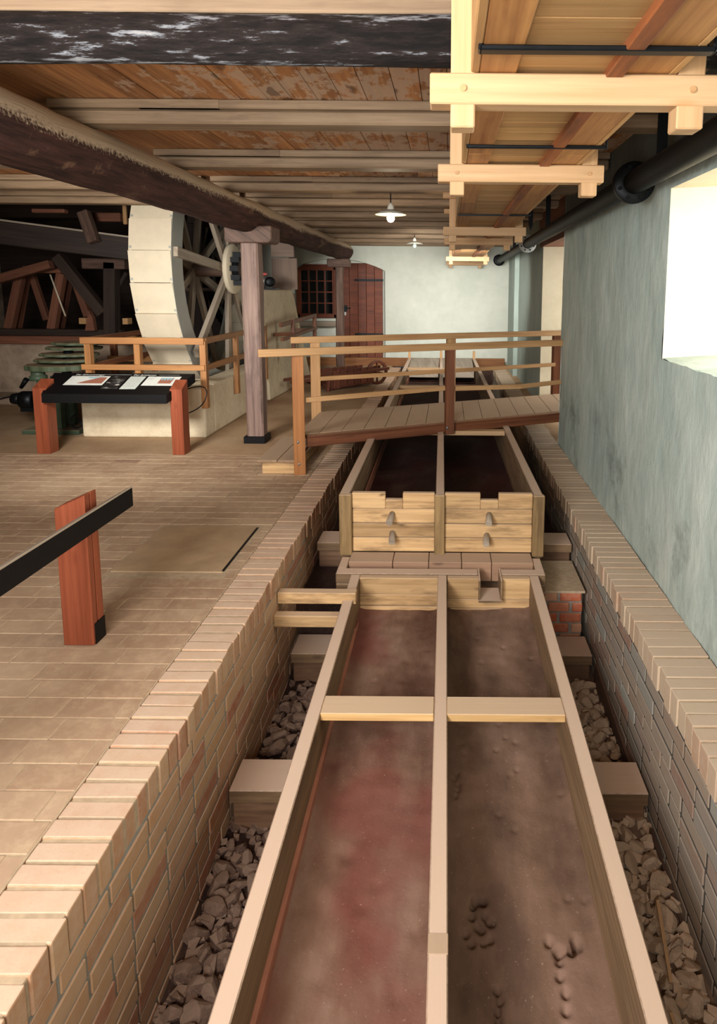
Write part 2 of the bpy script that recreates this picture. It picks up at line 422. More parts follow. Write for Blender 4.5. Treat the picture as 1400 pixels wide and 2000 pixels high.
def log_mat(name, light, dark, dust, lo, hi):
    n = NT(name)
    uv = n.n('ShaderNodeUVMap', uv_map='gc').outputs[0]; o = obco(n)
    g1 = n.noise(n.mapping(uv, (2.2, 22, 1)), 1.0, 6, 0.7)
    col = n.ramp(g1, [(0.35, lin(dark)), (0.62, lin(light))])
    sm = n.ramp(n.noise(o, 3.5, 5, 0.7), [(0.6, g(0)), (0.72, g(0.6))])
    col = n.mix(sm, col, lin('#9a7a5e'))
    m = upmask(n, o, lo, hi, 0.7)
    col = n.mix(m, col, lin(dust))
    n.bump(g1, 0.9, 0.02)
    return n.done(col, 0.85, 0.2)
M_log = log_mat('bark_log', '#4e332b', '#2a1a17', '#bda78c', 0.1, 0.3)
def blacklog_mat():
    n = NT('black_barked_log'); uv = n.n('ShaderNodeUVMap', uv_map='gc').outputs[0]
    a = n.noise(n.mapping(uv, (5, 26, 1)), 1.0, 7, 0.75)
    b = n.noise(n.mapping(uv, (0.6, 7, 1)), 1.0, 3)
    f = n.math('ADD', n.math('MULTIPLY', a, 0.7), n.math('MULTIPLY', b, 0.35))
    col = n.ramp(f, [(0.45, lin('#0e0b0a')), (0.56, lin('#241c19')), (0.60, lin('#74767a')), (0.70, lin('#aaa69e'))])
    n.bump(a, 0.8, 0.02)
    return n.done(col, 0.8, 0.2)
M_blacklog = blacklog_mat()

# ---------------------------------------------------------------- structure: floors
mb = MB()
mb.box(-9, -1.2, -2.5, 14.3, -0.10, -0.012)
mb.box(-9, -1.21, 6.19, 14.3, -0.05, 0.0)
struct(mb, 'floor', M_floor)
mb = MB()
mb.box(1.19, 2.9, 6.9, 14.3, -0.06, 0.0)
struct(mb, 'floor_right', M_floor)
# pavers
mb = MB()
HX0, HX1, HY0, HY1 = -1.965, -1.305, 3.55, 4.27
row = 0; y = 0.95
while y < 6.17:
    x = -1.222 - (0.06 if row % 2 else 0.0)
    if row % 2: mb.box(-1.276, -1.222, y + 0.003, y + 0.117, -0.03, random.uniform(-0.001, 0.001), (random.random() * 0.93, 0.5))
    x = -1.28 if row % 2 else -1.222
    while x > -6.6:
        w = 0.232 + random.uniform(-0.004, 0.004)
        xa, xb = x - w, x
        x -= w + 0.005
        ya, yb = y + 0.003, min(y + 0.117, 6.185)
        if ya < HY1 and yb > HY0 and xb > HX0 and xa < HX1:
            if xa < HX0 - 0.03: xb = HX0 - 0.006
            elif xb > HX1 + 0.03: xa = HX1 + 0.006
            else: continue
        t = random.random()
        mb.box(xa, xb, ya, yb, -0.03, random.uniform(-0.0015, 0.0015), (t if t < 0.9 or random.random() < 0.5 else 0.5, 0.5))
    y += 0.12; row += 1
mb.box(-6.7, -1.216, 0.9, 6.19, -0.0125, -0.0025, None, None, 1)
struct(mb, 'floor_pavers', [M_paver, M_mortarT], bevel=0.0022)
mb = MB()
mb.box(HX0, HX1, HY0, HY1, -0.03, 0.003)
ht = one(mb, 'floor_hatch', plain('dusty_hatch_board', '#a98f70', 0.85, 0.16, 5, spec=0.1), 'dusty flat hatch board set into the brick paving left of the pit', 'hatch', bevel=0.003)
mb = MB(); mb.box(HX1 - 0.012, HX1 + .002, HY0 + .01, HY1 - .02, 0.0, 0.0035); mb.build('edge_gap', M_iron, ht)

# ---------------------------------------------------------------- structure: pit
PL, PR = -1.0, 0.945
mb = MB()
mb.box(PL - 0.25, PR + 0.25, -0.5, 13.45, -1.1, -0.98)
mb.box(PL - 0.2, PR + 0.2, 13.35, 13.5, -1.0, -0.03)
struct(mb, 'floor_pit', M_mud)
def brickwall(name, xf, sgn, y0, y1, mat, mort, ztop=-0.128):
    """xf: exposed plane, sgn: +1 bricks lie at x<xf"""
    mb = MB()
    mb.box(min(xf - sgn * 0.24, xf - sgn * 0.0035), max(xf - sgn * 0.24, xf - sgn * 0.0035), y0, y1, -1.05, ztop + 0.02, None, None, 1)
    z = ztop; r = 0
    while z > -1.0:
        y = y0 - (0.13 if r % 2 else 0)
        while y < y1:
            L = 0.125 if random.random() < 0.12 else 0.25
            ya = max(y, y0); yb = min(y + L - 0.014, y1)
            if yb - ya > 0.02:
                d = random.uniform(-0.0025, 0.003)
                a = xf + sgn * d; b = xf - sgn * 0.03
                mb.box(min(a, b), max(a, b), ya, yb, z - 0.066 + random.uniform(-.002, .002), z + random.uniform(-.002, .001), (random.random(), random.random()))
            y += L
        z -= 0.078; r += 1
    return struct(mb, name, [mat, mort], bevel=0.0022)
brickwall('wall_pit_left', PL, 1, -0.3, 13.4, M_brickL, M_mortar)
brickwall('wall_pit_right', PR, -1, 0.2, 13.4, M_brickR, M_mortarR)
def coping(name, x0, x1, y0, y1, mat, edge):
    mb = MB()
    mb.box(x0 + 0.004, x1 - 0.004, y0, y1, -0.12, -0.0035, None, None, 1)
    y = y0
    while y < y1:
        w = 0.069 + random.uniform(-0.003, 0.003)
        e = random.uniform(-0.004, 0.007)
        a, b = (x0, x1 + e) if edge > 0 else (x0 - e, x1)
        zt = random.uniform(-0.003, 0.003); sk = random.uniform(-0.003, 0.003)
        p = [(a, y, -0.118), (b, y + sk, -0.118), (b, y + w + sk, -0.118), (a, y + w, -0.118), (a, y, zt), (b, y + sk, zt), (b, y + w + sk, zt), (a, y + w, zt)]
        mb.hexa(p, (random.random(), random.random()))
        y += 0.078
    return struct(mb, name, [mat, M_mortarT], bevel=0.0055 if edge > 0 else 0.0025, seg=2)
coping('trim_1', -1.214, PL, -0.3, 13.4, M_cope, 1)
coping('trim_2', PR, 1.196, 0.3, 13.4, M_cope2, -1)

# ---------------------------------------------------------------- structure: walls
def rough_grid(mb, o, eu, ev, nu, nv, amp, sc=2.2, nrm=(1, 0, 0), mi=0):
    o = Vector(o); eu = Vector(eu); ev = Vector(ev); nrm = Vector(nrm)
    def fn(a, b):
        p = o + eu * a + ev * b
        edge = 1.0
        return p + nrm * amp * (noise.noise(p * sc) + 0.4 * noise.noise(p * sc * 3)) * edge
    mb.grid(fn, nu, nv, None, mi)
WX = 1.2
NY0, NY1, NZ0, NZ1 = 1.75, 3.57, 1.27, 2.2
mb = MB()
def wall_amp(o, eu, ev, nu, nv): rough_grid(mb, o, eu, ev, nu, nv, 0.012)
wall_amp((WX, -2, -0.1), (0, 8.8, 0), (0, 0, NZ0 + 0.1), 120, 22)
wall_amp((WX, -2, NZ1), (0, 8.8, 0), (0, 0, 2.75 - NZ1), 120, 8)
wall_amp((WX, NY1, NZ0), (0, 6.8 - NY1, 0), (0, 0, NZ1 - NZ0), 50, 16)
wall_amp((WX, -2, NZ0), (0, NY0 + 2, 0), (0, 0, NZ1 - NZ0), 50, 16)
# end of the wall at the doorway
mb.grid(lambda a, b: (WX + a * 0.75, 6.8 - 0.0 * a, -0.1 + b * 2.85), 4, 4)
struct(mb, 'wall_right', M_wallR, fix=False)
# window niche with splayed reveals
mb = MB()
XO = 1.74
def quad(a, b, c, d, n=6, amp=0.0, mi=0):
    a, b, c, d = [Vector(q) for q in (a, b, c, d)]
    def fn(u, v):
        p = a.lerp(b, u).lerp(d.lerp(c, u), v)
        return p + Vector((0.3, 0.3, 1)) * amp * noise.noise(p * 5)
    mb.grid(fn, n, n, None, mi)
quad((WX, NY1, NZ0), (XO, NY1 - 0.2, NZ0 + 0.06), (XO, NY1 - 0.2, NZ1), (WX, NY1, NZ1))
quad((WX, NY0, NZ0), (XO, NY0 + 0.2, NZ0 + 0.06), (XO, NY0 + 0.2, NZ1), (WX, NY0, NZ1))
quad((WX, NY0, NZ1), (XO, NY0 + 0.2, NZ1), (XO, NY1 - 0.2, NZ1), (WX, NY1, NZ1))
struct(mb, 'trim_3', M_reveal, fix=False)
mb = MB()
quad((WX - 0.005, NY0, NZ0), (XO, NY0 + 0.2, NZ0 + 0.06), (XO, NY1 - 0.2, NZ0 + 0.06), (WX - 0.005, NY1, NZ0), 24, 0.012)
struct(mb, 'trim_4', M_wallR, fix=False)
win = bpy.data.objects.new('window_1', None); C.objects.link(win); win.location = (1.78, 2.66, NZ0); tag(win, None, None, None, 'structure')
mb = MB()
for yy in (NY0 + 0.2, 2.66, NY1 - 0.24): mb.box(1.75, 1.79, yy - 0.02, yy + 0.025, NZ0 + 0.04, NZ1)
for zz in (NZ0 + 0.06, 1.74, NZ1 - 0.04): mb.box(1.75, 1.79, NY0 + 0.2, NY1 - 0.2, zz, zz + 0.035)
mb.build('window_frame', M_white, win)
# far side of the doorway and the wall behind it
mb = MB()
FX = 1.31
rough_grid(mb, (FX, 9.05, -0.1), (0.02, 4.95, 0), (0, 0, 2.8), 40, 22, 0.006)
mb.grid(lambda a, b: (FX + 0.02, 12.2, -0.1 + 2.8 * b) if a == 0 else (FX - 0.07, 12.2, -0.1 + 2.8 * b), 1, 2)
mb.grid(lambda a, b: (FX - 0.07, 12.2 + a * 1.2, -0.1 + 2.8 * b), 1, 2)
struct(mb, 'wall_right_far', M_wallR2, fix=False)
mb = MB()
mb.grid(lambda a, b: (FX + a * 0.9, 9.05 - a * 0.25, -0.1 + 2.36 * b), 6, 6)
struct(mb, 'trim_5', M_reveal, fix=False)
mb = MB(); mb.box(FX - 0.02, 2.3, 6.75, 9.25, 2.24, 2.36); mb.box(WX + 0.05, 2.3, 6.75, 9.05, 2.36, 2.75)
struct(mb, 'trim_6', M_oldred)
mb = MB(); mb.box(2.2, 2.26, 6.6, 8.75, -0.05, 0.4); mb.box(2.2, 2.26, 6.6, 8.75, 2.05, 2.3)
struct(mb, 'wall_entrance', M_reveal)

# back gable with shallow arched recess
mb = MB()
AX0, AX1, AZ = -3.48, -1.38, 2.02
def archz(x):
    t = (x - AX0) / (AX1 - AX0)
    return AZ + 0.26 * math.sin(math.pi * t) ** 0.8 if 0 < t < 1 else AZ
BY = 14.0
mb.box(AX1, 1.5, BY, BY + 0.3, -0.05, 3.2)
mb.box(-4.3, AX0, BY, BY + 0.3, -0.05, 3.2)
N = 24
for i in range(N):
    a = AX0 + (AX1 - AX0) * i / N; b = AX0 + (AX1 - AX0) * (i + 1) / N
    za, zb = archz(a), archz(b)
    mb.hexa([(a, BY, za), (b, BY, zb), (b, BY + .3, zb), (a, BY + .3, za), (a, BY, 3.2), (b, BY, 3.2), (b, BY + .3, 3.2), (a, BY + .3, 3.2)], (0.5, 0.5))
mb.box(AX0, AX1, BY + 0.14, BY + 0.3, -0.05, 2.4)
struct(mb, 'wall_back', M_wallB)
mb = MB()
mb.box(-9.2, -9.0, -2.5, 15, -0.1, 4.4)
struct(mb, 'wall_left', M_lowwall)
mb = MB()
mb.box(-9.0, -4.3, 13.0, 13.2, -0.1, 4.4); mb.box(-4.32, -4.2, 10.8, 14.0, 2.7, 4.4)
struct(mb, 'wall_mill', M_dark)
mb = MB(); mb.box(-9.2, 1.4, -2.7, -2.5, -1.0, 4.4)
struct(mb, 'wall_front', M_lowwall)
mb = MB(); mb.box(-8.9, -4.25, 9.3, 9.75, 0.0, 0.8)
struct(mb, 'wall_low', M_lowwall, bevel=0.02)
mb = MB(); mb.box(-8.9, -5.9, 8.75, 9.3, 0.0, 0.10)
struct(mb, 'trim_7', M_lowwall, bevel=0.02)

# ---------------------------------------------------------------- ceiling
mb = MB(); x = 1.3
while x > -8.9:
    wide = 0.15 if x > -1.7 else 0.24
    w = wide + random.uniform(-0.02, 0.02)
    y1 = 14.0 if x - w > -2.6 else 7.27
    y = -2.5
    while y < y1:
        L = 5.2 if y < -1 else random.choice((1.26, 2.5, 3.8)); ye = min(y + L, y1)
        mb.box(x - w + 0.004, x, y, ye - 0.003, 2.665 + random.uniform(0, 0.006), 2.69)
        y = ye
    x -= w
struct(mb, 'ceiling', M_ceil)
mb = MB(); mb.box(-9, -2.6, -2.5, 7.15, 2.70, 2.74); mb.box(-2.6, 1.4, -2.5, 14.2, 2.70, 2.74)
struct(mb, 'ceiling_deck', M_dark)
mb = MB(); mb.box(-9, -2.5, 7.0, 14.2, 4.3, 4.4)
struct(mb, 'ceiling_upper', M_dark)
mb = MB(); mb.box(-2.6, -2.5, 7.15, 14.2, 2.74, 4.3)
struct(mb, 'wall_upper_right', M_dark)
mb = MB(); mb.box(-9, -2.6, 7.0, 7.14, 2.74, 4.3)
struct(mb, 'wall_upper_front', M_dark)

# ceiling beams (each its own)
ords = ['second', 'third', 'fourth', 'fifth', 'sixth', 'seventh', 'eighth', 'ninth', 'tenth', 'eleventh']
by = [3.66, 4.93, 6.07, 7.1, 8.3, 9.4, 10.5, 11.6, 12.7, 13.6]
for i, y in enumerate(by):
    x0 = -8.9 if y < 7.7 else -2.5
    t = thing('ceiling_beam', 'squared grey-brown ceiling beam with a packing batten, the %s cross beam from the camera' % ords[i], 'beam', (-2, y, 2.54), 'ceiling cross beams')
    mb = MB(); mb.box(x0, 1.19, y, y + 0.17, 2.54, 2.615)
    mb.build('beam', M_beam, t, bevel=0.012)
    mb = MB()
    if y < 7.7:
        mb.box(-1.25 - random.random(), 1.19, y - 0.012, y + 0.15, 2.617, 2.664); mb.box(x0, -2.26 - random.random() * .2, y - 0.01, y + 0.15, 2.617, 2.664)
        mb.box(-2.2, -1.26, y - 0.016, y + 0.15, 2.617, 2.664)
    else: mb.box(x0, 1.19, y - 0.012, y + 0.15, 2.617, 2.664)
    mb.build('batten', M_beam, t, bevel=0.003)
t = thing('log_beam', 'black barked round log beam with whitish streaks across the ceiling nearest the camera', 'beam', (-2, 2.24, 2.4))
mb = MB(); mb.tube((-8.9, 2.26, 2.462), (1.19, 2.26, 2.468), 0.082, 0.078, 28, True, None, 0, 70, 0.10); mb.build('log', M_blacklog, t)
mb = MB(); mb.box(-8.9, 1.19, 2.235, 2.36, 2.545, 2.664); mb.build('plank', M_beam, t, bevel=0.004)

# the long log under the beams, its pillars
mb = MB(); mb.tube((-2.05, -2.4, 2.375), (-2.08, 12.95, 2.368), 0.158, 0.168, 32, True, None, 0, 90, 0.10)
one(mb, 'ceiling_log', M_log, 'long brown log with pale dust on top, running from the upper left into the depth', 'beam')
t = thing('wooden_pillar', 'weathered square oak pillar with corbel carrying the long log, beside the cream plinth', 'pillar', (-2.06, 6.75, 0))
mb = MB()
def jpost(mb, x0, x1, y0, y1, z0, z1, n=14, j=0.008):
    px = None
    rings = []
    for i in range(n + 1):
        z = z0 + (z1 - z0) * i / n
        q = []
        for (x, y) in ((x0, y0), (x1, y0), (x1, y1), (x0, y1)):
            q.append((x + j * noise.noise(Vector((x * 9, y * 9, z * 2.2))), y + j * noise.noise(Vector((x * 9 + 5, y * 9, z * 2.2))), z))
        rings.append(q)
    tn = (random.random(), random.random())
    for i in range(n):
        a = rings[i]; b = rings[i + 1]; base = len(mb.v); mb.v += a + b
        for k in range(4):
            k2 = (k + 1) % 4
            w = (Vector(a[k]) - Vector(a[k2])).length
            mb.face([base + k, base + k2, base + 4 + k2, base + 4 + k], [(a[k][2], k * 0.3), (a[k][2], k * 0.3 + w), (b[k][2], k * 0.3 + w), (b[k][2], k * 0.3)], tn)
    for r in (rings[0], rings[-1]):
        base = len(mb.v); mb.v += r; mb.face([base, base + 1, base + 2, base + 3], [(0, 0), (.1, 0), (.1, .1), (0, .1)], tn)
M_pil = wood('weathered_pillar_oak', '#8c7468', '#56423c', tonevar=0.1, knot=0.4, stain=0.55, stain_c='#40302c', bump=0.6)
jpost(mb, -2.145, -1.965, 6.68, 6.86, 0.07, 2.10); mb.build('post', M_pil, t, bevel=0.018)
mb = MB(); mb.box(-2.17, -1.94, 6.655, 6.885, 0, 0.075); mb.build('foot', M_black, t, bevel=0.005)
mb = MB(); mb.prism([(-2.28, 6.6, 2.13), (-2.24, 6.6, 2.10), (-1.83, 6.6, 2.10), (-1.80, 6.6, 2.13), (-1.80, 6.6, 2.27), (-2.28, 6.6, 2.27)], (0, 0.34, 0)); mb.build('corbel', M_old, t, bevel=0.01)
t = thing('wooden_pillar', 'dark slender wooden pillar under the far end of the long log, between window and door', 'pillar', (-2.1, 12.6, 0))
mb = MB(); jpost(mb, -2.20, -2.05, 12.5, 12.64, 0.0, 2.06, 14, 0.02); mb.build('post', M_old, t, bevel=0.018)
mb = MB(); mb.box(-2.34, -1.92, 12.42, 12.72, 2.05, 2.21); mb.build('corbel', M_old, t, bevel=0.015)

# ---------------------------------------------------------------- door and window in the gable
dr = bpy.data.objects.new('door_1', None); C.objects.link(dr); dr.location = (-1.9, BY + 0.12, 0.1); tag(dr, None, None, None, 'structure')
mb = MB()
dx = [-2.36, -2.17, -1.98, -1.80, -1.62, -1.44]
for i in range(5):
    a, b = dx[i], dx[i + 1]
    za, zb = (2.19 if i < 4 else 2.17), (2.19 if i < 3 else (2.17 if i == 3 else 2.06))
    mb.prism([(a + .003, BY + 0.08, 0.14), (b - .003, BY + 0.08, 0.14), (b - .003, BY + 0.08, zb), (a + .003, BY + 0.08, za)], (0, 0.05, 0))
mb.build('door_leaf', M_door, dr, bevel=0.004)
mb = MB()
for z in (1.80, 0.62): mb.box(-2.05, -1.43, BY + 0.065, BY + 0.08, z, z + 0.05)
mb.build('hinge', M_iron, dr)
mb = MB(); mb.box(-2.30, -2.22, BY + 0.06, BY + 0.08, 1.14, 1.28); mb.bar((-2.26, BY + 0.05, 1.22), (-2.14, BY + 0.04, 1.22), 0.025, 0.025); mb.build('door_handle', M_iron, dr)
mb = MB(); mb.box(-2.28, -2.24, BY + 0.055, BY + 0.062, 1.06, 1.13); mb.build('key_plate', M_steel, dr)
mb = MB(); mb.box(-2.40, -1.35, BY - 0.1, BY + 0.13, 0.0, 0.13); mb.build('threshold', M_deck, dr, bevel=0.01)
wn = bpy.data.objects.new('window_2', None); C.objects.link(wn); wn.location = (-2.9, BY + 0.12, 1.0); tag(wn, None, None, None, 'structure')
mb = MB()
X0, X1, Z0, Z1 = -3.32, -2.44, 1.0, 2.16
mb.prism([(X0, BY + .06, Z0), (X0 + .07, BY + .06, Z0), (X0 + .07, BY + .06, Z1 - .06), (X0, BY + .06, Z1 - .12)], (0, .08, 0))
mb.prism([(X1 - .07, BY + .06, Z0), (X1, BY + .06, Z0), (X1, BY + .06, Z1), (X1 - .07, BY + .06, Z1)], (0, .08, 0))
mb.box(X0, X1, BY + .06, BY + .14, Z0, Z0 + .08)
mb.prism([(X0, BY + .06, Z1 - .12), (X1, BY + .06, Z1 - .12), (X1, BY + .06, Z1), (X0 + .17, BY + .06, Z1)], (0, .08, 0))
mb.build('window_frame', M_door, wn, bevel=0.006)
mb = MB()
for i in range(5):
    xx = X0 + .07 + i * (X1 - X0 - .17) / 4; mb.box(xx, xx + .028, BY + .08, BY + .11, Z0 + .07, Z1 - .1)
for i in range(5):
    zz = Z0 + .07 + i * (Z1 - Z0 - .2) / 4; mb.box(X0 + .06, X1 - .06, BY + .082, BY + .112, zz, zz + .024)
mb.build('muntin', M_door, wn)
mb = MB(); mb.box(X0 + .06, X1 - .06, BY + .115, BY + .125, Z0 + .06, Z1 - .1); mb.build('window_pane', M_glass, wn)
mb = MB(); mb.box(-3.3, -2.42, BY - .06, BY + .13, 0.82, 0.93); mb.build('window_sill', M_greyw, wn, bevel=0.01)
mb = MB(); mb.box(-3.4, 1.22, 13.72, 13.77, -0.02, 0.17)
one(mb, 'kick_board', wood('orange_brown_plank', '#a06c40', '#6c4024', knot=0.7, tonevar=.3), 'long orange-brown plank standing on edge along the foot of the far wall', 'board', bevel=0.004)

# ---------------------------------------------------------------- near trough
def rz(y): return -0.245 + 0.031 * (y - 1.43)
t = thing('wooden_trough', 'near two-channel wooden washing trough with dusty rims, closest to the camera', 'trough', (0, 2.4, -0.6))
TY0, TY1 = 0.75, 3.90
def slopebox(mb, x0, x1, y0, y1, top, h, skew=0.0, mi=0):
    """board on edge that follows the slope: top(y) gives the upper face"""
    n = max(1, int((y1 - y0) / 0.5)); tn = (random.random(), random.random()); b0 = None
    a0 = top(y0); a1 = top(y1)
    mb.hexa([(x0, y0, a0 - h), (x1, y0, a0 - h), (x1 + skew, y1, a1 - h), (x0 + skew, y1, a1 - h), (x0, y0, a0), (x1, y0, a0), (x1 + skew, y1, a1), (x0 + skew, y1, a1)], tn, mi)
LX0, LX1 = -0.612, 0.590
for (x0, x1) in ((LX0, LX0 + 0.06), (LX1 - 0.06, LX1)):
    mb = MB(); slopebox(mb, x0, x1, TY0, TY1, rz, 0.36)
    mb.build('side_wall', [M_rim], t, bevel=0.004)
mb = MB(); slopebox(mb, -0.042, 0.016, TY0, TY1, rz, 0.36, -0.014); mb.build('divider', M_rim, t, bevel=0.004)
mb = MB(); mb.hexa([(-0.0465, 1.60, rz(1.60) - .02), (0.0135, 1.60, rz(1.60) - .02), (0.0135, 1.66, rz(1.66) - .02), (-0.0465, 1.66, rz(1.66) - .02), (-0.0465, 1.60, rz(1.60) + .0015), (0.0135, 1.60, rz(1.60) + .0015), (0.0135, 1.66, rz(1.66) + .0015), (-0.0465, 1.66, rz(1.66) + .0015)]); mb.build('splice', M_deck, t, bevel=0.002)
mb = MB()
for x0, x1 in ((LX0 + .06, -0.052), (0.006, LX1 - .06)): mb.box(x0, x1, 2.60, 2.725, rz(2.66) - 0.038, rz(2.66) - 0.001)
mb.build('crossbar', wood('crossbar_pine', '#d0aa74', '#a87e4c', dust='#c4aa8e', dust_amt=.95, knot=.4), t, bevel=0.003)
mb = MB()
mb.box(LX0 + .06, -0.052, 3.855, 3.90, rz(3.9) - .11, rz(3.9)-.002); mb.box(LX0 + .06, -0.052, 3.858, 3.90, rz(3.9) - .19, rz(3.9) - .113); mb.box(LX0 + .06, -0.052, 3.855, 3.90, rz(3.9) - .33, rz(3.9) - .193)
mb.box(0.006, 0.208, 3.855, 3.90, rz(3.9) - .14, rz(3.9)-.002); mb.box(0.345, LX1 - .06, 3.855, 3.90, rz(3.9) - .14, rz(3.9)-.002)
mb.box(0.208, 0.345, 3.86, 3.90, rz(3.9) - .14, rz(3.9) - .125)
mb.box(0.006, LX1 - .06, 3.857, 3.90, rz(3.9) - .20, rz(3.9) - .143); mb.box(0.006, LX1 - .06, 3.855, 3.90, rz(3.9) - .33, rz(3.9) - .203)
mb.build('end_wall', M_panel, t, bevel=0.003)
mb = MB()
mb.box(0.203, 0.213, 3.80, 3.99, rz(3.9) - .125, rz(3.9) + .006); mb.box(0.340, 0.350, 3.80, 3.99, rz(3.9) - .125, rz(3.9) + .006); mb.box(0.203, 0.350, 3.79, 3.97, rz(3.9) - .13, rz(3.9) - .118)
mb.build('spout', M_rim, t)
mb = MB(); slopebox(mb, LX0 + .06, LX0 + .076, TY0, 3.85, lambda y: rz(y) - 0.20 + 0.01 * math.sin(y * 3), 0.10); mb.build('batten', M_pink, t)
mb = MB(); mb.box(-0.612, 0.59, TY0, TY1, -0.62, -0.57); 
mb.build('floor_board', M_inner, t)
def sediment(name, x0, x1, y0, y1, zf, mat, label, dents, skew=0.0):
    mb = MB()
    nu, nv = (84, int((y1 - y0) * 110)) if dents else (20, 60)
    def fn(a, b):
        y = y0 + (y1 - y0) * b; x = x0 + (x1 - x0) * a + skew * b
        z = zf(y) + 0.010 * noise.noise(Vector((x * 4, y * 3, 1))) + 0.004 * noise.noise(Vector((x * 14, y * 14, 5)))
        for (dx, dy, r, d) in dents:
            q = ((x - dx) ** 2 + (y - dy) ** 2) / (r * r)
            if q < 6: z -= d * math.exp(-q)
        e = min(a, 1 - a) * (x1 - x0)
        z += 0.012 * math.exp(-(e / 0.03) ** 2)
        return (x, y, z)
    mb.grid(fn, nu, nv)
    o = mb.build(name, mat, fix=False); return tag(o, label, 'sediment', None, 'stuff')
rd = random.Random(3)
dentsR = [(0.17 + rd.uniform(-.006, .006), 1.45 + i * 0.026, 0.010, 0.035) for i in range(12)] + \
         [(0.37 + rd.uniform(-.015, .015), 1.50 + i * 0.045, 0.011, 0.032) for i in range(8)] + \
         [(0.10 + rd.uniform(-.04, .07), 1.95 + rd.uniform(-.08, .08), 0.010, 0.035) for i in range(16)] + \
         [(0.40 + rd.uniform(-.06, .06), 1.86 + rd.uniform(-.02, .02), 0.011, 0.035) for i in range(10)] + \
         [(0.05 + rd.uniform(-.01, .01), 2.45 + i * 0.03, 0.01, 0.015) for i in range(5)] + \
         [(rd.uniform(.05, .5), rd.uniform(1.3, 3.6), 0.012, 0.008) for i in range(26)]
dentsL = [(rd.uniform(-.5, -.08), rd.uniform(1.3, 3.6), rd.uniform(.015, .05), 0.006) for i in range(25)]
sediment('sediment', LX0 + .058, -0.04, TY0 + .1, 3.87, lambda y: rz(y) - 0.26 + 0.02 * (y - 1.5), M_soilL, 'red-stained ore sediment filling the left channel of the near trough', dentsL)
sediment('sediment', 0.002, LX1 - .058, TY0 + .1, 3.87, lambda y: rz(y) - 0.30 + 0.04 * (y - 1.5), M_soilR, 'brown pitted sediment filling the right channel of the near trough', dentsR)

# ---------------------------------------------------------------- collecting box between the troughs
t = thing('collecting_box', 'shallow wooden collecting box crossing between the near trough and the raised far trough', 'box', (-0.04, 4.0, -0.5))
SZ = -0.165
mb = MB()
mb.box(-0.712, 0.203, 3.905, 3.985, SZ - 0.07, SZ); mb.box(0.350, 0.636, 3.905, 3.985, SZ - 0.07, SZ); mb.box(-0.712, 0.636, 3.91, 3.985, SZ - 0.15, SZ - .127); mb.box(-0.712, 0.203, 3.91, 3.985, SZ - 0.126, SZ-.073); mb.box(0.35, 0.636, 3.91, 3.985, SZ - 0.126, SZ-.073)
mb.build('front_board', M_rim, t, bevel=0.004)
for x0, x1 in ((-0.712, -0.655), (0.579, 0.636)):
    mb = MB(); mb.box(x0, x1, 3.985, 4.16, SZ - 0.2, SZ); mb.build('side_board', M_rim, t, bevel=0.004)
mb = MB(); mb.box(-0.655, 0.579, 3.99, 4.2, SZ - 0.2, SZ - 0.16); mb.build('bottom', M_inner, t)
mb = MB()
xx = [-0.655, -0.36, -0.12, 0.10, 0.30, 0.579]
for a, b in zip(xx, xx[1:]): mb.box(a + .002, b - .002, 4.06, 4.222, SZ - 0.12, SZ + 0.01)
mb.build('back_board', wood('pinkish_wet_board', '#a88468', '#866450', dust='#b29a84', tonevar=.2), t, bevel=0.003)

# ---------------------------------------------------------------- far trough
def uz(y): return 0.262 - 0.004 * (y - 4.25)
UY0, UY1 = 4.25, 13.2
t = thing('wooden_trough', 'far raised wooden trough with a knotty end panel and four pegs, passing under the footbridge', 'trough', (-0.04, 8, -0.2))
sk = -0.0105 * (UY1 - UY0)
def uside(x0, x1, name='side_wall'):
    mb = MB(); slopebox(mb, x0, x1, UY0 - 0.02, UY1, uz, 0.46, sk); return mb.build(name, M_rim, t, bevel=0.005)
uside(-0.735, -0.665); uside(0.59, 0.655); uside(-0.078, -0.018, 'divider')
mb = MB(); mb.box(-0.735, -0.65, 4.19, 4.235, -0.17, uz(4.2)); mb.build('corner_post', M_cpost, t, bevel=0.005)
mb = MB(); mb.box(0.585, 0.664, 4.19, 4.235, -0.17, uz(4.2)); mb.build('corner_post', M_cpost, t, bevel=0.005)
mb = MB(); mb.box(-0.085, -0.015, 4.19, 4.235, -0.19, uz(4.2)); mb.build('corner_post', M_cpost, t, bevel=0.005)
zb = [-0.155, -0.05, 0.05, 0.155, 0.27]
for (a, b, n0, n1) in ((-0.65, -0.085, -0.422, -0.303), (-0.015, 0.585, 0.228, 0.351)):
    mb = MB()
    for k in range(4):
        z0, z1 = zb[k] + .002, zb[k + 1] - .002
        yb = 4.225 + random.uniform(-.006, .006)
        if k < 3: mb.box(a, b, yb, 4.262, z0, z1)
        else:
            mb.box(a, n0, yb, 4.262, z0, z1); mb.box(n1, b, yb, 4.262, z0, z1); mb.box(n0, n1, yb, 4.262, z0, 0.222)
    mb.build('end_panel', M_panel, t, bevel=0.006, seg=2)
for (x, z) in ((-0.375, 0.105), (-0.375, -0.03), (0.29, 0.105), (0.275, -0.04)):
    mb = MB(); mb.tube((x, 4.235, z + 0.012), (x - 0.008 + random.uniform(-.01, .014), 4.12, z - 0.012), 0.02, 0.023, 16); mb.build('peg', M_greyw, t, bevel=0.002)
for (y, tilt) in ((6.24, 0), (9.28, 0), (11.5, 0)):
    off = -0.0105 * (y - UY0)
    mb = MB()
    for a, b in ((-0.665, -0.078), (-0.018, 0.59)): mb.box(a + off, b + off, y, y + .1, uz(y) - .05, uz(y) - .004)
    mb.build('crossbar', M_fresh if y > 0 else M_rim, t, bevel=0.004)
mb = MB()
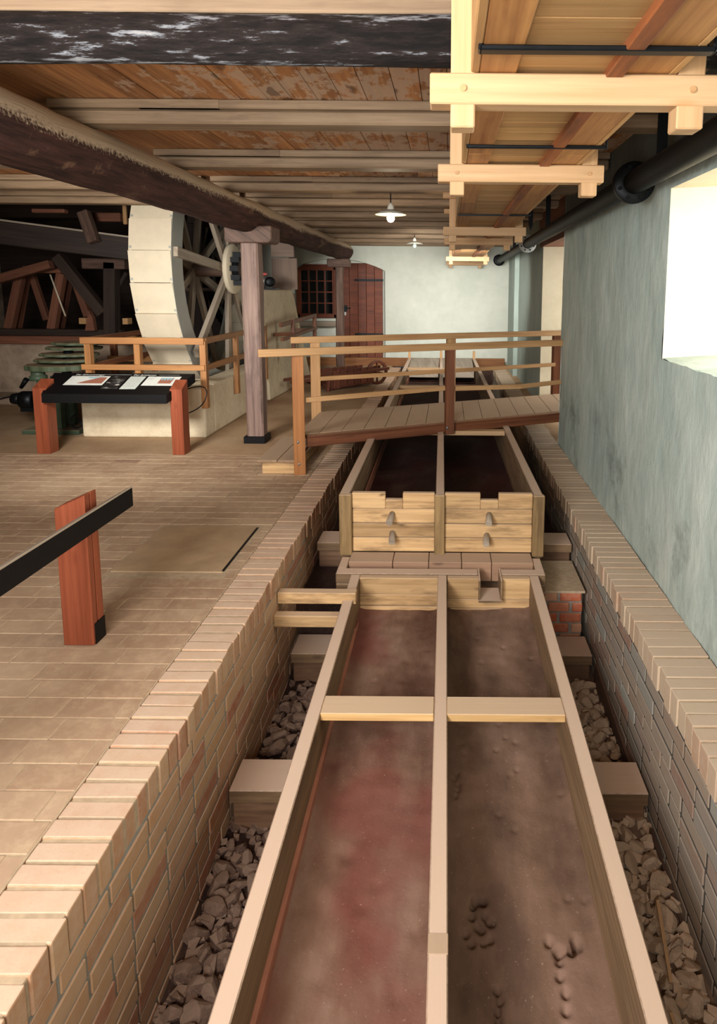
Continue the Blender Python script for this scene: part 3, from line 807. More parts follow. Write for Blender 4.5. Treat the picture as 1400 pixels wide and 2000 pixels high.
for x in (-0.735, -0.08, 0.60):
    mb = MB(); mb.box(x + sk, x + .05 + sk, 13.15, 13.21, -0.2, 0.38); mb.build('end_post', M_rail, t, bevel=0.004)
mb = MB()
for a, b in ((-0.66, -0.09), (-0.01, 0.58)):
    mb.hexa([(a + sk, 11.9, 0.0), (b + sk, 11.9, 0.0), (b + sk, 13.1, 0.12), (a + sk, 13.1, 0.12), (a + sk, 11.9, .14), (b + sk, 11.9, .14), (b + sk, 13.1, .24), (a + sk, 13.1, .24)])
mb.build('inlet_board', M_greyw, t, bevel=0.004)
mb = MB(); slopebox(mb, -0.655, -0.645, 4.3, 13, lambda y: 0.04, 0.10, sk); mb.build('batten', M_pink, t)
mb = MB(); slopebox(mb, -0.73, 0.65, 4.28, 13, lambda y: -0.14, 0.03, sk); mb.build('floor_board', M_inner, t)
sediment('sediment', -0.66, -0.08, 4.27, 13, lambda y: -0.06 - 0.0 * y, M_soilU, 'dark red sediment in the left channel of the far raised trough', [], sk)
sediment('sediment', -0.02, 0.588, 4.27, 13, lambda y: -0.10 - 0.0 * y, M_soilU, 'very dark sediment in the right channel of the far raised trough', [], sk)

# ---------------------------------------------------------------- supports in the pit
def sleeper(x0, x1, y0, y1, ztop, label, h=0.065):
    t = thing('sleeper', label, 'support beam', ((x0 + x1) / 2, (y0 + y1) / 2, -0.98), 'sleepers under the troughs')
    mb = MB(); mb.box(x0, x1, y0, y1, ztop - h, ztop); mb.build('top_board', M_rim, t, bevel=0.004)
    mb = MB(); mb.box(x0 + .01, x1 - .01, y0 + 0.02, y1 - .01, ztop - 0.24, ztop - h - .001); mb.build('lower_beam', M_inner, t, bevel=0.005)
    mb = MB(); mb.box(x0 + .06, x1 - .06, y0 + .04, y1 - .03, -0.99, ztop - 0.24); mb.build('footing', M_mud, t)
sleeper(-0.985, 0.93, 2.64, 2.84, -0.622, 'timber sleeper under the near trough, nearest the camera, its ends among broken stone')
sleeper(-0.975, 0.92, 3.75, 3.98, -0.625, 'timber sleeper under the upper end of the near trough, behind the nearest sleeper')
sleeper(-0.965, 0.93, 4.55, 4.78, -0.225, 'timber sleeper under the front end of the far trough, beside the peg panel')
t = thing('brick_pier', 'small red brick pier carrying the troughs at the right side of the pit', 'pier', (0.75, 4.2, -0.98))
mb = MB(); z = -0.345; r = 0
while z > -0.98:
    x = 0.60 - (0.08 if r % 2 else 0)
    while x < 0.915:
        a, b = max(x, 0.56), min(x + 0.15, 0.918)
        if b - a > .02: mb.box(a, b - .01, 4.03, 4.5, z - 0.064, z - .002, (random.random(), random.random()))
        x += 0.16
    z -= 0.074; r += 1
mb.build('brickwork', M_red_brick, t, bevel=0.006)
mb = MB(); mb.box(0.57, 0.905, 4.045, 4.49, -0.98, -0.35); mb.build('mortar', M_mortar, t)
mb = MB(); mb.box(0.56, 0.92, 4.02, 4.5, -0.345, -0.33); mb.build('bedding', M_mortarT, t)
mb = MB(); mb.box(-0.99, -0.3, 4.02, 6.6, -0.98, -0.42); mb.box(0.3, 0.93, 4.51, 6.6, -0.98, -0.42)
struct(mb, 'floor_ledge', M_mud)
mb = MB(); mb.box(-1.0, -0.535, 3.575, 3.635, -0.205, -0.135)
one(mb, 'strut', M_panel, 'upper light wooden strut wedged between the left pit wall and the near trough rim', 'strut', bevel=0.004)
mb = MB(); mb.box(-1.0, -0.613, 3.49, 3.55, -0.305, -0.235)
one(mb, 'strut', M_panel, 'lower light wooden strut from the left pit wall to the side of the near trough', 'strut', bevel=0.004)
mb = MB(); mb.box(-0.86, -0.76, 4.0, 4.06, -0.60, -0.54)
mb = MB(); mb.bar((0.93, 1.5, -0.94), (0.93, 2.6, -0.82), 0.015, 0.14); mb.bar((0.932, 2.86, -0.80), (0.932, 3.7, -0.72), 0.015, 0.16)
one(mb, 'edge_board', M_old, 'dark plank on edge against the foot of the right pit wall beside the stones', 'board')

# ---------------------------------------------------------------- broken stone
import bmesh
rock_me = []
for k in range(7):
    bm = bmesh.new(); bmesh.ops.create_icosphere(bm, subdivisions=2, radius=1.0)
    r_ = random.Random(k + 20)
    planes = [(Vector((r_.uniform(-1, 1), r_.uniform(-1, 1), r_.uniform(-1, 1))).normalized(), r_.uniform(0.45, 0.8)) for _ in range(9)]
    for v in bm.verts:
        for nrm, d in planes:
            q = v.co.dot(nrm)
            if q > d: v.co -= nrm * (q - d)
        v.co *= 1 + 0.07 * noise.noise(v.co * 2 + Vector((k * 9, 0, 0)))
        v.co.x *= 1.25; v.co.z *= 0.75
    me = bpy.data.meshes.new('stone'); bm.to_mesh(me); bm.free()
    rock_me.append(me)
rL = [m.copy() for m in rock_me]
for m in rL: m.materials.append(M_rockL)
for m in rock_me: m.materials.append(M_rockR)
def stones(x0, x1, bands, mset, label, group, zf, seed, n):
    r_ = random.Random(seed); placed = []
    tries = 0
    while len(placed) < n and tries < n * 60:
        tries += 1
        b = r_.choices(bands, weights=[q[1] - q[0] for q in bands])[0]
        rad = r_.uniform(0.026, 0.048) if r_.random() < 0.85 else r_.uniform(0.045, 0.06)
        x = r_.uniform(x0 + rad, x1 - rad); y = r_.uniform(b[0] + rad, b[1] - rad)
        if any((x - q[0]) ** 2 + (y - q[1]) ** 2 < ((rad + q[2]) * 0.72) ** 2 for q in placed): continue
        placed.append((x, y, rad))
    for x, y, rad in placed:
        o = bpy.data.objects.new('stone', r_.choice(mset)); C.objects.link(o)
        o.location = (x, y, zf(x, y) + rad * 0.35 + r_.uniform(0, .012)); o.scale = (rad * r_.uniform(.9, 1.2), rad * r_.uniform(.8, 1.1), rad * r_.uniform(.8, 1.1))
        o.rotation_euler = (r_.uniform(-.5, .5), r_.uniform(-.5, .5), r_.uniform(0, 6.3))
        tag(o, label, 'stone', group)
zl = lambda x, y: -0.88 + 0.05 * min(1, max(0, y - 1.5)) + 0.02 * noise.noise(Vector((x * 4, y * 4, 0)))
zr = lambda x, y: -0.82 + 0.03 * min(1, max(0, y - 1.5)) + 0.02 * noise.noise(Vector((x * 4, y * 4, 7)))
for nm, x0, x1, zf, lab in (('rubble_bed', -1.0, -0.3, zl, 'dark earth and fine rubble between the left pit wall and the near trough'), ('rubble_bed', 0.3, 0.945, zr, 'grey fine rubble between the near trough and the right pit wall')):
    mb = MB(); mb.grid(lambda a, b: (x0 + (x1 - x0) * a, 0.9 + 3.1 * b, zf(x0 + (x1 - x0) * a, 0.9 + 3.1 * b) + 0.008 * noise.noise(Vector((a * 40, b * 160, 0)))), 24, 110)
    r_ = random.Random(11 if x0 < 0 else 12)
    for _ in range(900):
        rr = r_.uniform(.010, .026)
        if x0 < 0: px = r_.uniform(-0.995, -0.55)
        else: px = r_.uniform(0.52, 0.94)
        py = r_.uniform(1.2, 3.75); pzz = zf(px, py) + rr * .4
        ps = []
        for (ux, uy, uz_) in ((-1, -1, -1), (1, -1, -1), (1, 1, -1), (-1, 1, -1), (-1, -1, 1), (1, -1, 1), (1, 1, 1), (-1, 1, 1)):
            ps.append(Vector((ux, uy, uz_ * .7)) * rr * r_.uniform(.45, 1.05))
        Mr = Matrix.Rotation(r_.uniform(0, 6.3), 3, 'Z') @ Matrix.Rotation(r_.uniform(-.6, .6), 3, 'X')
        mb.hexa([Mr @ q + Vector((px, py, pzz)) for q in ps], None, 1)
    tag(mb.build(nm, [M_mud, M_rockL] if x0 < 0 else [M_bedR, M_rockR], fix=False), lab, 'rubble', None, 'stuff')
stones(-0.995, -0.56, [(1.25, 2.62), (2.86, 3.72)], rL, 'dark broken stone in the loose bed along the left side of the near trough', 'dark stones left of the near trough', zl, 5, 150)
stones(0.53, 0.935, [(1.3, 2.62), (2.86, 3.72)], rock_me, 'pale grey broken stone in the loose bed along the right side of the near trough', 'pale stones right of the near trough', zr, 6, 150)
for i, (a, b) in enumerate((((0.80, 1.95, -.76), (0.83, 2.2, -.70)), ((0.78, 1.62, -.78), (0.76, 1.84, -.74)))):
    mb = MB(); mb.bar(a, b, 0.012, 0.006)
    one(mb, 'wood_splinter', M_fresh, ['longer pale wood splinter lying on the stones at the right', 'shorter pale wood splinter on the stones nearest the right front corner'][i], 'splinter')

# ---------------------------------------------------------------- footbridge
def near(x): return 5.62 + 0.481 * (x + 1.29)
def back(x): return near(x) + 1.10
DZ0, DZ1 = 0.305, 0.345
t = thing('footbridge', 'slanting wooden footbridge with handrails crossing over the far trough', 'footbridge', (0, 6.8, 0))
mb = MB(); n = 15; xa = -1.36; xb = 1.50
for i in range(n):
    a = xa + (xb - xa) * i / n + .002; b = xa + (xb - xa) * (i + 1) / n - .002
    mb.hexa([(a, near(a) + .02, DZ0), (b, near(b) + .02, DZ0), (b, back(b), DZ0), (a, back(a), DZ0), (a, near(a) + .02, DZ1), (b, near(b) + .02, DZ1), (b, back(b), DZ1), (a, back(a), DZ1)], None, 0, 1)
mb.build('deck', M_deck, t, bevel=0.002)
for nm, f, o1 in (('side_beam', near, -0.03), ('side_beam', back, -0.03)):
    mb = MB(); a, b = -1.27, 1.50
    mb.bar((a, f(a) + 0.0, 0.276), (b, f(b) + 0.0, 0.276), 0.055, 0.085); mb.bar((a, f(a) - .005, 0.328), (b, f(b) - .005, 0.328), 0.075, 0.022)
    mb.build(nm, M_rail_d, t, bevel=0.003)
def post(x, y, z0, z1, mat, w=0.1, d=0.07):
    A = math.atan(0.481); Mx = Matrix.Translation((x, y, 0)) @ Matrix.Rotation(A * 0.6, 4, 'Z')
    mb = MB(); mb.box(-w / 2, w / 2, -d / 2, d / 2, z0, z1, None, Mx); return mb.build('post', mat, t, bevel=0.004)
def grad_post(): return wood('foot_worn_post', '#a8703f', '#7c4a28', tonevar=0.1, knot=0.5, stain_c='#4a2414', rough=.5)
M_gp = grad_post()
p1 = post(-1.315, near(-1.315) - .06, 0.0, 1.08, M_gp)
p2 = post(0.015, near(0.015) - .06, 0.235, 1.08, M_rail_d, .085)
post(1.33, near(1.33) - .06, 0.0, 1.08, M_rail_d)
post(-1.40, back(-1.40) + .03, 0.0, 1.10, M_rail)
post(0.03, back(0.03) + .03, 0.23, 1.10, M_rail)
post(1.36, back(1.36) + .03, 0.23, 1.10, M_rail_d)
for nm, f, a, b, off, z, mat in (('handrail', near, -1.60, 1.36, -.11, 1.10, M_rail), ('handrail', back, -1.62, 1.44, .0, 1.115, M_rail)):
    mb = MB(); mb.bar((a, f(a) + off, z), (b, f(b) + off, z), 0.035, 0.066); mb.build(nm, mat, t, bevel=0.004)
mb = MB(); mb.bar((-1.26, near(-1.26) - .05, 0.665), (-0.03, near(-.03) - .05, 0.69), 0.03, 0.045); mb.bar((0.06, near(.06) - .05, 0.68), (0.75, near(0.75) - .05, 0.655), .03, .045); mb.bar((0.75, near(0.75) - .05, 0.655), (1.33, near(1.33) - .05, 0.68), .03, .045); mb.build('middle_rail', M_rail, t, bevel=0.004)
mb = MB(); mb.bar((-1.36, back(-1.36), 0.70), (1.34, back(1.34), 0.72), 0.03, 0.045); mb.build('middle_rail', M_rail, t, bevel=0.004)
for (x, z) in ((-1.32, 0.30), (-1.315, 0.10), (-0.005, 0.30), (0.03, 0.27)):
    mb = MB(); y = near(x) - .06 - .04; mb.lathe((x, y + 0.008, z), [(0.0, -0.006), (0.012, -0.005), (0.014, 0.0), (0.014, 0.01)], (0, 1, 0), 12); mb.build('bolt', M_steel, t)
t = thing('wooden_step', 'low wooden step with dusty tread at the left end of the footbridge', 'step', (-1.5, 5.9, 0))
mb = MB(); mb.box(-1.655, -1.365, 5.56, 5.585, 0, 0.105); mb.box(-1.655, -1.63, 5.58, 6.45, 0, 0.105); mb.box(-1.365, -1.34, 5.62, 6.45, 0, 0.105); mb.build('riser', M_panel, t, bevel=0.003)
mb = MB(); mb.box(-1.695, -1.515, 5.535, 6.46, 0.106, 0.13); mb.box(-1.511, -1.36, 5.535, 6.46, 0.106, 0.13); mb.build('tread', M_deck, t, bevel=0.003)

# ---------------------------------------------------------------- flume hanging from the ceiling
FZ = 2.226
t = thing('wooden_flume', 'wooden water flume of orange and pale boards hung below the ceiling above the pit', 'flume', (0.3, 7, FZ))
F0, F1 = 0.3, 13.98
mb = MB(); y = F0
while y < F1:
    L = random.uniform(0.12, 0.24); mb.box(0.17, 0.585, y, min(y + L - .002, F1), FZ + .012, FZ + .035); y += L
mb.build('bottom_boards', M_flume, t, bevel=0.002)
mb = MB(); y = F0
while y < F1:
    L = random.uniform(1.4, 2.6); mb.box(0.078, 0.178, y, min(y + L - .003, F1), FZ + .001, FZ + .03); y += L
mb.build('edge_runner', M_orange, t, bevel=0.003)
mb = MB(); y = F0
while y < F1:
    L = random.uniform(1.8, 2.6); mb.box(0.455, 0.585, y, min(y + L - .003, F1), FZ + .001, FZ + .012); y += L
mb.build('edge_runner', M_orange, t, bevel=0.002)
mb = MB(); mb.box(0.415, 0.462, F0, F1, FZ - .012, FZ + .014); mb.build('seam_batten', wood('dark_orange_batten', '#9c5a30', '#6a3a20', stain=.5, knot=0), t, bevel=0.003)
for x0, x1 in ((0.055, 0.077), (0.586, 0.608)):
    mb = MB(); y = F0
    while y < F1:
        L = random.uniform(2.5, 3.5); mb.box(x0, x1, y, min(y + L - .003, F1), FZ, 2.47); y += L
    mb.build('side_board', M_flume, t, bevel=0.003)
hy = [1.80, 3.06, 6.07, 7.31, 11.55, 13.6]
hord = ['nearest', 'second nearest', 'third nearest', 'fourth nearest', 'fifth nearest', 'farthest']
for i, y in enumerate(hy):
    h = thing('flume_hanger', 'pale pine hanger frame carrying the flume, the %s of the row' % hord[i], 'hanger frame', (0.3, y, 2.1), 'flume hanger frames')
    mb = MB(); mb.box(-0.055, 0.775 if i == 0 else 0.715, y, y + 0.075, FZ - 0.082, FZ - 0.002); mb.build('cross_beam', M_fresh, h, bevel=0.004)
    for x0, x1 in ((0.001, 0.067), (0.612, 0.685)):
        mb = MB(); mb.box(x0, x1, y + 0.006, y + 0.078, 2.085, 2.66); mb.build('post', M_fresh, h, bevel=0.004)
        mb = MB(); xm = (x0 + x1) / 2; mb.tube((xm, y + .01, FZ - .042), (xm, y - .006, FZ - .042), 0.009, 0.009, 10); mb.build('peg', M_rail, h)
    if i in (2, 3, 4):
        mb = MB(); mb.box(-0.06, 0.72, y - 0.05, y + .0, 2.475, 2.53); mb.build('cap_beam', M_rail, h, bevel=0.004)
for i, (y, w) in enumerate(((1.60, .035), (2.66, .02), (5.05, .02))):
    mb = MB(); mb.box(0.068, 0.63, y, y + w, FZ - .014, FZ - .001); mb.box(0.066, 0.076, y, y + w, FZ - .014, 2.54); mb.box(0.622, 0.632, y, y + w, FZ - .014, 2.54)
    # ends bolt to the beams above
    one(mb, 'iron_strap', M_iron, 'black iron strap looped under the flume, the %s one' % ['nearest', 'middle', 'far'][i], 'strap', 'iron straps under the flume', bevel=0.003)

# ---------------------------------------------------------------- pipe
t = thing('water_pipe', 'long black flanged pipe running along the right wall below the ceiling', 'pipe', (1.06, 7, 2.2))
mb = MB(); mb.tube((1.055, -2.3, 2.262), (1.055, 13.9, 2.262), 0.066, 0.066, 24, True, None, 0, 4); mb.build('pipe_run', M_pipe, t)
for y, mt in ((3.76, M_iron), (8.75, plain('pale_flange_paint', '#a8aca8', .5, .1)), (13.7, M_iron)):
    mb = MB(); mb.lathe((1.055, y, 2.262), [(0.06, 0), (0.116, 0), (0.118, 0.004), (0.118, 0.018), (0.06, 0.02)], (0, 1, 0), 32)
    mb.lathe((1.055, y + .022, 2.262), [(0.06, 0), (0.116, 0), (0.118, 0.004), (0.118, 0.018), (0.06, 0.02)], (0, 1, 0), 32)
    fl = mb.build('flange', mt, t)
    mb = MB()
    for k in range(8):
        a = 2 * math.pi * (k + .5) / 8; mb.lathe((1.055 + .09 * math.cos(a), y - .012, 2.262 + .09 * math.sin(a)), [(0.0, 0), (0.011, 0), (0.011, .013)], (0, 1, 0), 6, None, 0, False)
    mb.build('bolt', M_iron, fl)
for y in (3.3, 7.0, 10.5):
    mb = MB(); mb.box(1.03, 1.08, y, y + .012, 2.31, 2.66); mb.build('bracket', M_iron, t)
mb = MB(); mb.prism([(0.80, 6.6, 2.30), (0.822, 6.6, 2.24), (0.844, 6.6, 2.30), (0.844, 6.6, 2.66), (0.80, 6.6, 2.66)], (0, .01, 0))
one(mb, 'iron_bar', M_iron, 'pointed black iron bar hanging from the ceiling between flume and pipe', 'bar')

# ---------------------------------------------------------------- lamps
def lamp(x, y, z, lit, label):
    t = thing('pendant_lamp', label, 'lamp', (x, y, z), 'enamel pendant lamps')
    mb = MB(); mb.tube((x, y, z + .09), (x, y, 2.66), 0.006, 0.006, 8); mb.build('cable', M_iron, t)
    mb = MB(); mb.lathe((x, y, z), [(0.0, .10), (0.012, .095), (0.028, .07), (0.034, .045), (0.034, .02), (0.02, .0)], (0, 0, 1), 20); mb.build('socket', M_enam, t)
    mb = MB(); mb.lathe((x, y, z), [(0.03, 0.035), (0.07, 0.03), (0.11, 0.012), (0.15, -0.012), (0.147, -0.014), (0.11, 0.006), (0.07, 0.024), (0.02, 0.028)], (0, 0, 1), 32); mb.build('lamp_shade', M_shade, t)
    mb = MB()
    pr = [(0.0001, -0.085), (0.022, -0.078), (0.036, -0.058), (0.038, -0.04), (0.030, -0.018), (0.016, 0.0), (0.014, .015)]
    mb.lathe((x, y, z), pr, (0, 0, 1), 20); b = mb.build('bulb', M_bulb if lit else M_bulboff, t)
    if lit:
        d = bpy.data.lights.new('bulb_light', 'POINT'); d.energy = 9; d.color = (1, .82, .58); d.shadow_soft_size = 0.04
        o = bpy.data.objects.new('bulb_light', d); C.objects.link(o); o.location = (x, y, z - 0.14)
M_enam = plain('white_enamel', '#d8d4c4', .3, .04); M_shade = plain('grey_white_enamel_shade', '#b0ada0', .35, .06)
n = NT('lit_bulb'); n.b.inputs['Base Color'].default_value = (1, .95, .85, 1); n.b.inputs['Emission Color'].default_value = (1, .9, .68, 1); n.b.inputs['Emission Strength'].default_value = 9; M_bulb = n.m
M_bulboff = plain('clear_bulb', '#a8b4ac', .2, .05)
lamp(-0.555, 6.2, 2.355, True, 'lit enamel pendant lamp hanging in the middle of the ceiling')
lamp(-0.60, 11.3, 2.43, False, 'unlit enamel pendant lamp hanging near the far white wall')

# ---------------------------------------------------------------- plinth, pier and water wheel
mb = MB()
mb.box(-4.02, -2.66, 6.9, 7.18, 0, 0.56); mb.box(-2.95, -2.66, 7.18, 9.28, 0, 0.56); mb.box(-4.02, -3.75, 7.18, 9.2, 0, 0.56)
one(mb, 'wheel_plinth', M_concrete, 'low cream plastered plinth around the pit of the water wheel', 'plinth', bevel=0.02, seg=2)
mb = MB()
mb.hexa([(-2.99, 9.3, 0.0), (-2.62, 9.3, 0.0), (-2.52, 11.65, 0.0), (-2.99, 11.65, 0.0), (-2.99, 9.3, 1.62), (-2.70, 9.3, 1.62), (-2.66, 11.0, 1.62), (-2.99, 11.0, 1.62)])
one(mb, 'plaster_pier', M_concrete, 'tapering cream plastered pier behind the oak pillar with a small machine on top', 'pier', bevel=0.02, seg=2)
HB = Vector((-3.08, 8.9, 1.9)); WR = 1.70
t = thing('water_wheel', 'large cream wooden water wheel standing in its plinth behind the information desk', 'water wheel', (-3.3, 8.9, 0.3))
mb = MB(); K = 30
def wp(x, r, a): return (x, HB.y - r * math.cos(a), HB.z + r * math.sin(a))
x0, x1 = -3.55, -3.08
for k in range(K):
    a0 = 2 * math.pi * (k) / K + .09; a1 = 2 * math.pi * (k + 1) / K + .09 - .004
    mb.hexa([wp(x0 - .006, WR - .035, a0), wp(x1 - .004, WR - .035, a0), wp(x1 - .004, WR - .035, a1), wp(x0 - .006, WR - .035, a1), wp(x0 - .006, WR - .002, a0), wp(x1 - .004, WR - .002, a0), wp(x1 - .004, WR + .014, a1), wp(x0 - .006, WR + .014, a1)], (0.5, random.random()))
mb.build('rim_boards', M_white, t)
M_shroud = plain('grey_painted_shroud', '#a3a298', .8, .05, 5)
for xs in (x0, x1 - .03):
    mb = MB(); K2 = 60
    for k in range(K2):
        a0 = 2 * math.pi * k / K2; a1 = 2 * math.pi * (k + 1) / K2
        mb.hexa([wp(xs, 1.40, a0), wp(xs + .03, 1.40, a0), wp(xs + .03, 1.40, a1), wp(xs, 1.40, a1), wp(xs, WR - .003, a0), wp(xs + .03, WR - .003, a0), wp(xs + .03, WR - .003, a1), wp(xs, WR - .003, a1)], (0.5, 0.5))
    mb.build('shroud', M_shroud, t)
for xs in (x1 + .02, x0 + .03):
    for k in range(4):
        a = R(5 + 45 * k + (0 if xs > -3.3 else 12))
        for off in ((0.0,) if True else ()):
            p0 = Vector(wp(xs, WR - .06, a)); p1 = Vector(wp(xs, WR - .06, a + math.pi))
            mb = MB(); dx = 0.012 * k; mb.bar(p0 + Vector((dx, 0, 0)), p1 + Vector((dx, 0, 0)), 0.055, 0.11, (1, 0, 0) if False else (0, -math.sin(a), math.cos(a)))
            mb.build('spoke', M_greyw, t, bevel=0.004)
mb = MB(); mb.tube((-4.1, HB.y, HB.z), (-2.86, HB.y, HB.z), 0.11, 0.11, 14); mb.build('axle', M_old, t)
mb = MB(); mb.lathe((-3.0, HB.y, HB.z), [(0, .0), (0.33, 0), (.34, .01), (.34, .05), (.33, .06), (0, .06)], (1, 0, 0), 28); mb.build('hub', M_white, t)
mb = MB()
for k in range(10):
    a = 2 * math.pi * k / 10; mb.box(-2.93, -2.83, HB.y + .2 * math.cos(a) - .035, HB.y + .2 * math.cos(a) + .035, HB.z + .2 * math.sin(a) - .035, HB.z + .2 * math.sin(a) + .035)
mb.lathe((-2.93, HB.y, HB.z), [(0, .0), (0.17, 0), (.17, .07), (0, .07)], (1, 0, 0), 20); mb.build('hub_casting', M_iron, t)
# second iron-toothed wheel behind
t = thing('gear_wheel', 'dark toothed gear wheel with timber arms behind the water wheel', 'gear wheel', (-3.95, 11.6, 0.6))
mb = MB(); G = Vector((-3.95, 11.6, 1.95)); gr_ = 0.95
for k in range(56):
    a0 = 2 * math.pi * k / 56; a1 = 2 * math.pi * (k + 1) / 56; am = (a0 + a1) / 2
    q = lambda x, r, a: (x, G.y - r * math.cos(a), G.z + r * math.sin(a))
    mb.hexa([q(-4.02, gr_ - .14, a0), q(-3.90, gr_ - .14, a0), q(-3.90, gr_ - .14, a1), q(-4.02, gr_ - .14, a1), q(-4.02, gr_, a0), q(-3.90, gr_, a0), q(-3.90, gr_, a1), q(-4.02, gr_, a1)])
    mb.hexa([q(-4.0, gr_, a0), q(-3.92, gr_, a0), q(-3.92, gr_, am), q(-4.0, gr_, am), q(-4.0, gr_ + .05, a0), q(-3.92, gr_ + .05, a0), q(-3.92, gr_ + .05, am), q(-4.0, gr_ + .05, am)])
mb.build('toothed_ring', M_iron, t)
for k in range(3):
    a = R(20 + 60 * k); d = Vector((0, -math.cos(a), math.sin(a)))
    mb = MB(); mb.bar(G - d * .9 + Vector((.0 + .03 * k, 0, 0)), G + d * .9 + Vector((.03 * k, 0, 0)), 0.07, 0.10, (0, math.sin(a), math.cos(a))); mb.build('arm', M_dark, t)
# dark posts and braces behind the wheel
for i, (a, b, w, m, lab) in enumerate((
    ((-4.25, 10.9, 1.6), (-4.1, 10.9, 3.6), .16, M_dark, 'dark upright timber behind the water wheel, upper piece'),
    ((-4.10, 10.75, 0.0), (-4.16, 10.75, 2.0), .17, M_dark, 'dark vertical post standing behind the water wheel spokes'),
    ((-4.45, 10.95, 0.0), (-3.95, 11.0, 1.75), .14, M_old, 'slanting brown brace behind the water wheel rim'),
    ((-4.6, 10.6, 1.60), (-3.45, 10.7, 1.62), .06, M_old, 'thin horizontal timber behind the water wheel'),)):
    mb = MB(); mb.bar(a, b, w, w); one(mb, 'timber', m, lab, 'timber', bevel=0.01)
# boards and small machine on the pier
mb = MB(); mb.box(-2.98, -2.56, 10.90, 10.96, 1.62, 2.14); mb.box(-2.98, -2.60, 10.88, 10.94, 2.16, 2.53)
one(mb, 'board_screen', wood('pinkish_grey_board', '#a08878', '#8a7466', knot=0, tonevar=.1), 'pinkish grey board screen standing on the pier behind the small machine', 'screen')
t = thing('small_motor', 'small dark motor with a red cap on top of the plaster pier', 'motor', (-2.75, 9.75, 1.62))
mb = MB(); mb.box(-2.86, -2.58, 9.62, 9.88, 1.62, 1.645); mb.build('base', M_iron, t, bevel=.003)
mb = MB(); mb.tube((-2.80, 9.7, 1.66), (-2.76, 9.7, 1.83), .05, .04, 14); mb.build('body', M_steel, t)
mb = MB(); mb.lathe((-2.685, 9.7, 1.735), [(0, -.02), (.05, -.02), (.075, 0), (.075, .015), (.05, .03), (0, .03)], (.35, -1, 0), 20); mb.build('flywheel', M_iron, t)
mb = MB(); mb.box(-2.79, -2.73, 9.67, 9.73, 1.83, 1.87); mb.build('cap', plain('red_plastic', '#b03028', .4, .05), t, bevel=.003)
mb = MB(); mb.tube((-2.86, 9.7, 1.65), (-2.83, 9.7, 1.78), .035, .025, 10); mb.build('pump', M_iron, t)
mb = MB(); mb.hexa([(-3.02, 11.9, 1.44), (-2.78, 11.4, 1.42), (-2.72, 11.44, 1.42), (-2.90, 11.98, 1.44), (-3.02, 11.9, 1.56), (-2.78, 11.4, 1.54), (-2.72, 11.44, 1.54), (-2.90, 11.98, 1.56)])
one(mb, 'wall_shelf', M_greyw, 'short pale grey shelf beam beside the plaster pier', 'shelf', bevel=.004)
mb = MB(); mb.box(-3.6, -3.04, 12.0, 12.3, 0.0, 2.65)
struct(mb, 'wall_inner', M_wallB)

# ---------------------------------------------------------------- railings by the wheel
M_rr = wood('orange_rail_wood', '#a67646', '#7c5030', tonevar=.15, knot=.2, rough=.5)
t = thing('wheel_railing', 'orange-brown wooden railing around the front of the water wheel', 'railing', (-3.3, 6.87, 0.35))
for x, z0 in ((-3.90, .45), (-3.37, .45), (-2.665, .345)):
    mb = MB(); mb.box(x, x + .065, 6.82, 6.895, z0, 1.08); mb.build('post', M_rr, t, bevel=.003)
for z in (1.09, 0.80):
    mb = MB(); mb.box(-3.93, -2.61, 6.80, 6.845, z - (.05 if z > 1 else .04), z + .02); mb.build('rail', M_rr, t, bevel=.003)
    mb = MB(); mb.bar((-2.62, 6.85, z - .015), (-2.62, 9.2, z - .015), .035, .065); mb.build('rail', M_rr, t, bevel=.003)
for y in (7.85, 9.1):
    mb = MB(); mb.box(-2.655, -2.60, y, y + .075, .34, 1.07); mb.build('post', M_rr, t, bevel=.003)
for z in (1.09, .80):
    mb = MB(); mb.bar((-3.90, 6.86, z - .015), (-3.90, 8.3, z - .015), .035, .06); mb.build('rail', M_rail_d, t, bevel=.003)
t = thing('side_railing', 'second orange-brown railing behind the first, left of the wheel rim', 'railing', (-3.8, 8.3, .5))
for x in (-4.38, -3.85):
    mb = MB(); mb.box(x, x + .07, 8.25, 8.32, .0, 1.02); mb.build('post', M_rail_d, t, bevel=.003)
for z in (1.0, .74):
    mb = MB(); mb.box(-4.40, -3.75, 8.21, 8.25, z - .05, z + .02); mb.build('rail', M_rr, t, bevel=.003)
t = thing('stair_railing', 'small brown railing at the foot of the plaster pier in front of the far window', 'railing', (-2.3, 10.2, .4))
for (x, y) in ((-2.40, 9.75), (-2.28, 10.75)):
    mb = MB(); mb.box(x, x + .055, y, y + .06, .55, 1.18); mb.build('post', M_rail_d, t, bevel=.003)
mb = MB(); mb.bar((-2.44, 9.3, 1.11), (-2.25, 10.85, 1.19), .04, .06); mb.build('rail', M_rail_d, t)
mb = MB(); mb.bar((-2.42, 9.3, .90), (-2.24, 10.85, .98), .04, .05); mb.build('rail', M_rail_d, t)
mb = MB(); mb.bar((-2.62, 9.6, .95), (-2.35, 9.78, .95), .04, .05); mb.build('bracket', M_rail_d, t)
mb = MB(); mb.bar((-2.62, 10.7, .95), (-2.25, 10.78, .95), .04, .05); mb.build('bracket', M_rail_d, t)

